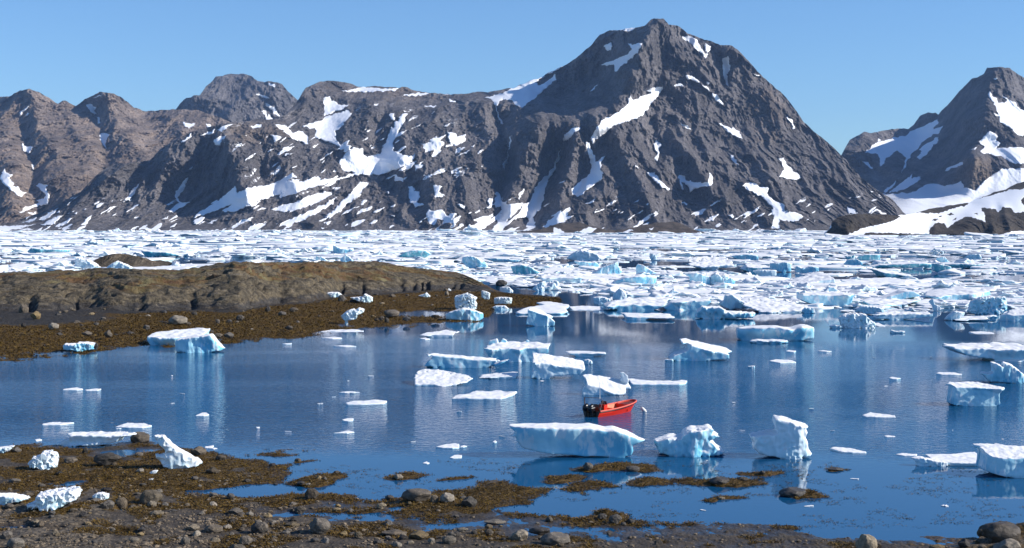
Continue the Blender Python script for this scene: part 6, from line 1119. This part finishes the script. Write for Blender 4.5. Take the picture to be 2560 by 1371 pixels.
# inner shell and floor
m = MB(); inn = []
for x in np.linspace(.06, 3.9, 18):
    b = max(halfb(x)-.09, .03); s_ = sheer(x); q = 1-0.62*np.clip((x-1.8)/(BL-1.8), 0, 1)**1.3; inn.append([(x, -b, s_), (x, -b*(.4+.53*q), s_-.22), (x, -b*.80*q, .12), (x, 0, .11), (x, b*.80*q, .12), (x, b*(.4+.53*q), s_-.22), (x, b, s_)])
m.loft(inn, cap=False, closed=False)
a = np.array(inn[-1]); m.add(a, [(0, 1, 5, 6), (1, 2, 4, 5)], [(2, 3, 4)]); a = np.array(inn[0]); m.add(a, [(0, 1, 5, 6), (1, 2, 4, 5)], [(2, 3, 4)])
m.build("inner_shell", M_ORANGE, root)
m = MB(); bow = [(x, -max(halfb(x)-.1, .02), sheer(x)-.06) for x in np.linspace(3.85, BL-.3, 7)]; k = len(bow)
m.add(bow+[(x, -y, z) for x, y, z in bow], [(i, i+1, k+i+1, k+i) for i in range(k-1)]); m.build("bow_deck", M_MAR, root, False)
m = MB(); m.box((3.83, -.62, .11), (3.87, .62, .66)); m.build("bow_bulkhead", M_RED, root, False)
m = MB(); m.box((1.75, .12, .10), (2.15, .72, .74)); con = m.build("console", M_RED, root, False); 
m = MB(); m.add([(2.12, .10, .74), (2.12, .74, .74), (2.02, .70, 1.02), (2.02, .14, 1.02), (2.14, .10, .74), (2.14, .74, .74), (2.04, .70, 1.02), (2.04, .14, 1.02)], [(0,1,2,3),(7,6,5,4),(0,4,5,1),(1,5,6,2),(2,6,7,3),(3,7,4,0)])
m.build("windscreen", paint("smoked_acrylic", (0.10, 0.075, 0.075), .15, .02), con, False)
m = MB(); an = np.linspace(0, 2*np.pi, 17); m.tube([(1.70, .42+.17*math.cos(q), .70+.17*math.sin(q)) for q in an], .018, 6); m.build("steering_wheel", M_BLACK, con)
m = MB(); m.box((1.0, .0, .10), (1.42, .62, .46)); m.box((.98, .02, .46), (1.44, .60, .54)); m.box((.96, .04, .54), (1.04, .58, .86)); m.build("helm_seat", M_BLACK, root, False)
m = MB(); m.box((2.55, -.62, .12), (2.85, .62, .40)); m.build("thwart", M_ORANGE, root, False)
m = MB(); m.box((.08, -.74, .3), (.34, .74, .42)); m.build("stern_bench", M_ORANGE, root, False)
m = MB(); m.box((.55, -.68, .12), (.95, -.30, .38)); m.tube([(.6, -.5, .42), (.9, -.45, .42)], .06, 8); m.build("tackle_crate", M_BLACK, root, False)
for yy in (.30, -.24):                                               # two outboards
    m = MB(); cw_ = []
    for z, l0, l1, wd in ((.50,-.30,.02,.12),(.56,-.42,.06,.17),(.70,-.50,.06,.19),(.86,-.48,.04,.185),(.96,-.40,.00,.15),(1.0,-.30,-.08,.09)):
        cxx, hl = (l0+l1)/2-.12, (l1-l0)/2; cw_.append([(cxx+hl*np.sign(math.cos(q))*abs(math.cos(q))**.7, yy+wd*np.sign(math.sin(q))*abs(math.sin(q))**.7, z+.06*math.cos(q)) for q in np.linspace(0, 2*np.pi, 17)[:-1]])
    m.loft(cw_); mo = m.build("outboard_motor", M_BLACK, root)
    m = MB(); m.tube([(-.27, yy, .55), (-.25, yy, .2), (-.24, yy, -.3)], [.11, .08, .07], 10); m.build("midsection", M_BLACK, mo)
    m = MB(); m.box((-.16, yy-.11, .30), (.03, yy+.11, .56)); m.build("clamp_bracket", M_BLACK, mo, False)
    m = MB(); m.tube([(-.475, yy-.185, .73), (-.1, yy-.2, .76)], .016, 6); m.build("cowling_stripe", M_WHITE, mo)
m = MB(); 
for yy in (.80, .74): m.tube([(.12, yy, .52), (.04, yy-.02, 1.45)], .024, 6)
m.tube([(.12, -.80, .55), (.55, -.70, 1.3), (.5, -.4, 1.46), (.04, .78, 1.46)], .022, 6); m.tube([(.9, -.82, .56), (.55, -.70, 1.3)], .016, 6); m.build("stern_frame", M_STEEL, root)
m = MB(); m.tube([(.5, -.45, 1.40), (.5, -.45, 1.62), (.49, -.45, 2.7)], [.04, .026, .018], 6); m.build("antenna", M_WHITE, root)
m = MB(); m.tube([(4.55, .25, .92), (4.40, .25, 1.25), (4.40, -.10, 1.25), (4.55, -.12, .92)], .012, 6); m.tube([(4.40, .25, 1.25), (4.40, .25, 1.34)], .035, 8); m.build("bow_rail", M_STEEL, root)
bx_, by_, _ = at_z(1607, 1029, 0.0)
m = MB(); bw = np.array(root.matrix_basis @ Vector((4.72, 0, .70))); e = np.array([bx_, by_, .12]); m.tube([bw+(e-bw)*q+np.array([0, 0, -.10*math.sin(math.pi*q)]) for q in np.linspace(0, 1, 9)], .014, 6)
tag(m.build("mooring_rope", M_BLACK, None), "dark rope running from the red boat's bow to its buoy", "rope")
m = MB(); d = np.array([.45, -.1, -.5]); m.tube([np.array([bx_-.14, by_, .34])+d*q for q in (0, .06, .18, .5, .8, .92, 1.0)], [.03, .09, .135, .15, .13, .08, .03], 12)
bu = m.build("mooring_buoy", M_WHITE, None); tag(bu, "white mooring buoy floating off the red boat's bow", "buoy")
m = MB(); m.tube([np.array([bx_-.22, by_+.02, .43]), np.array([bx_-.13, by_, .33])], .02, 6); m.build("shackle", M_STEEL, bu)
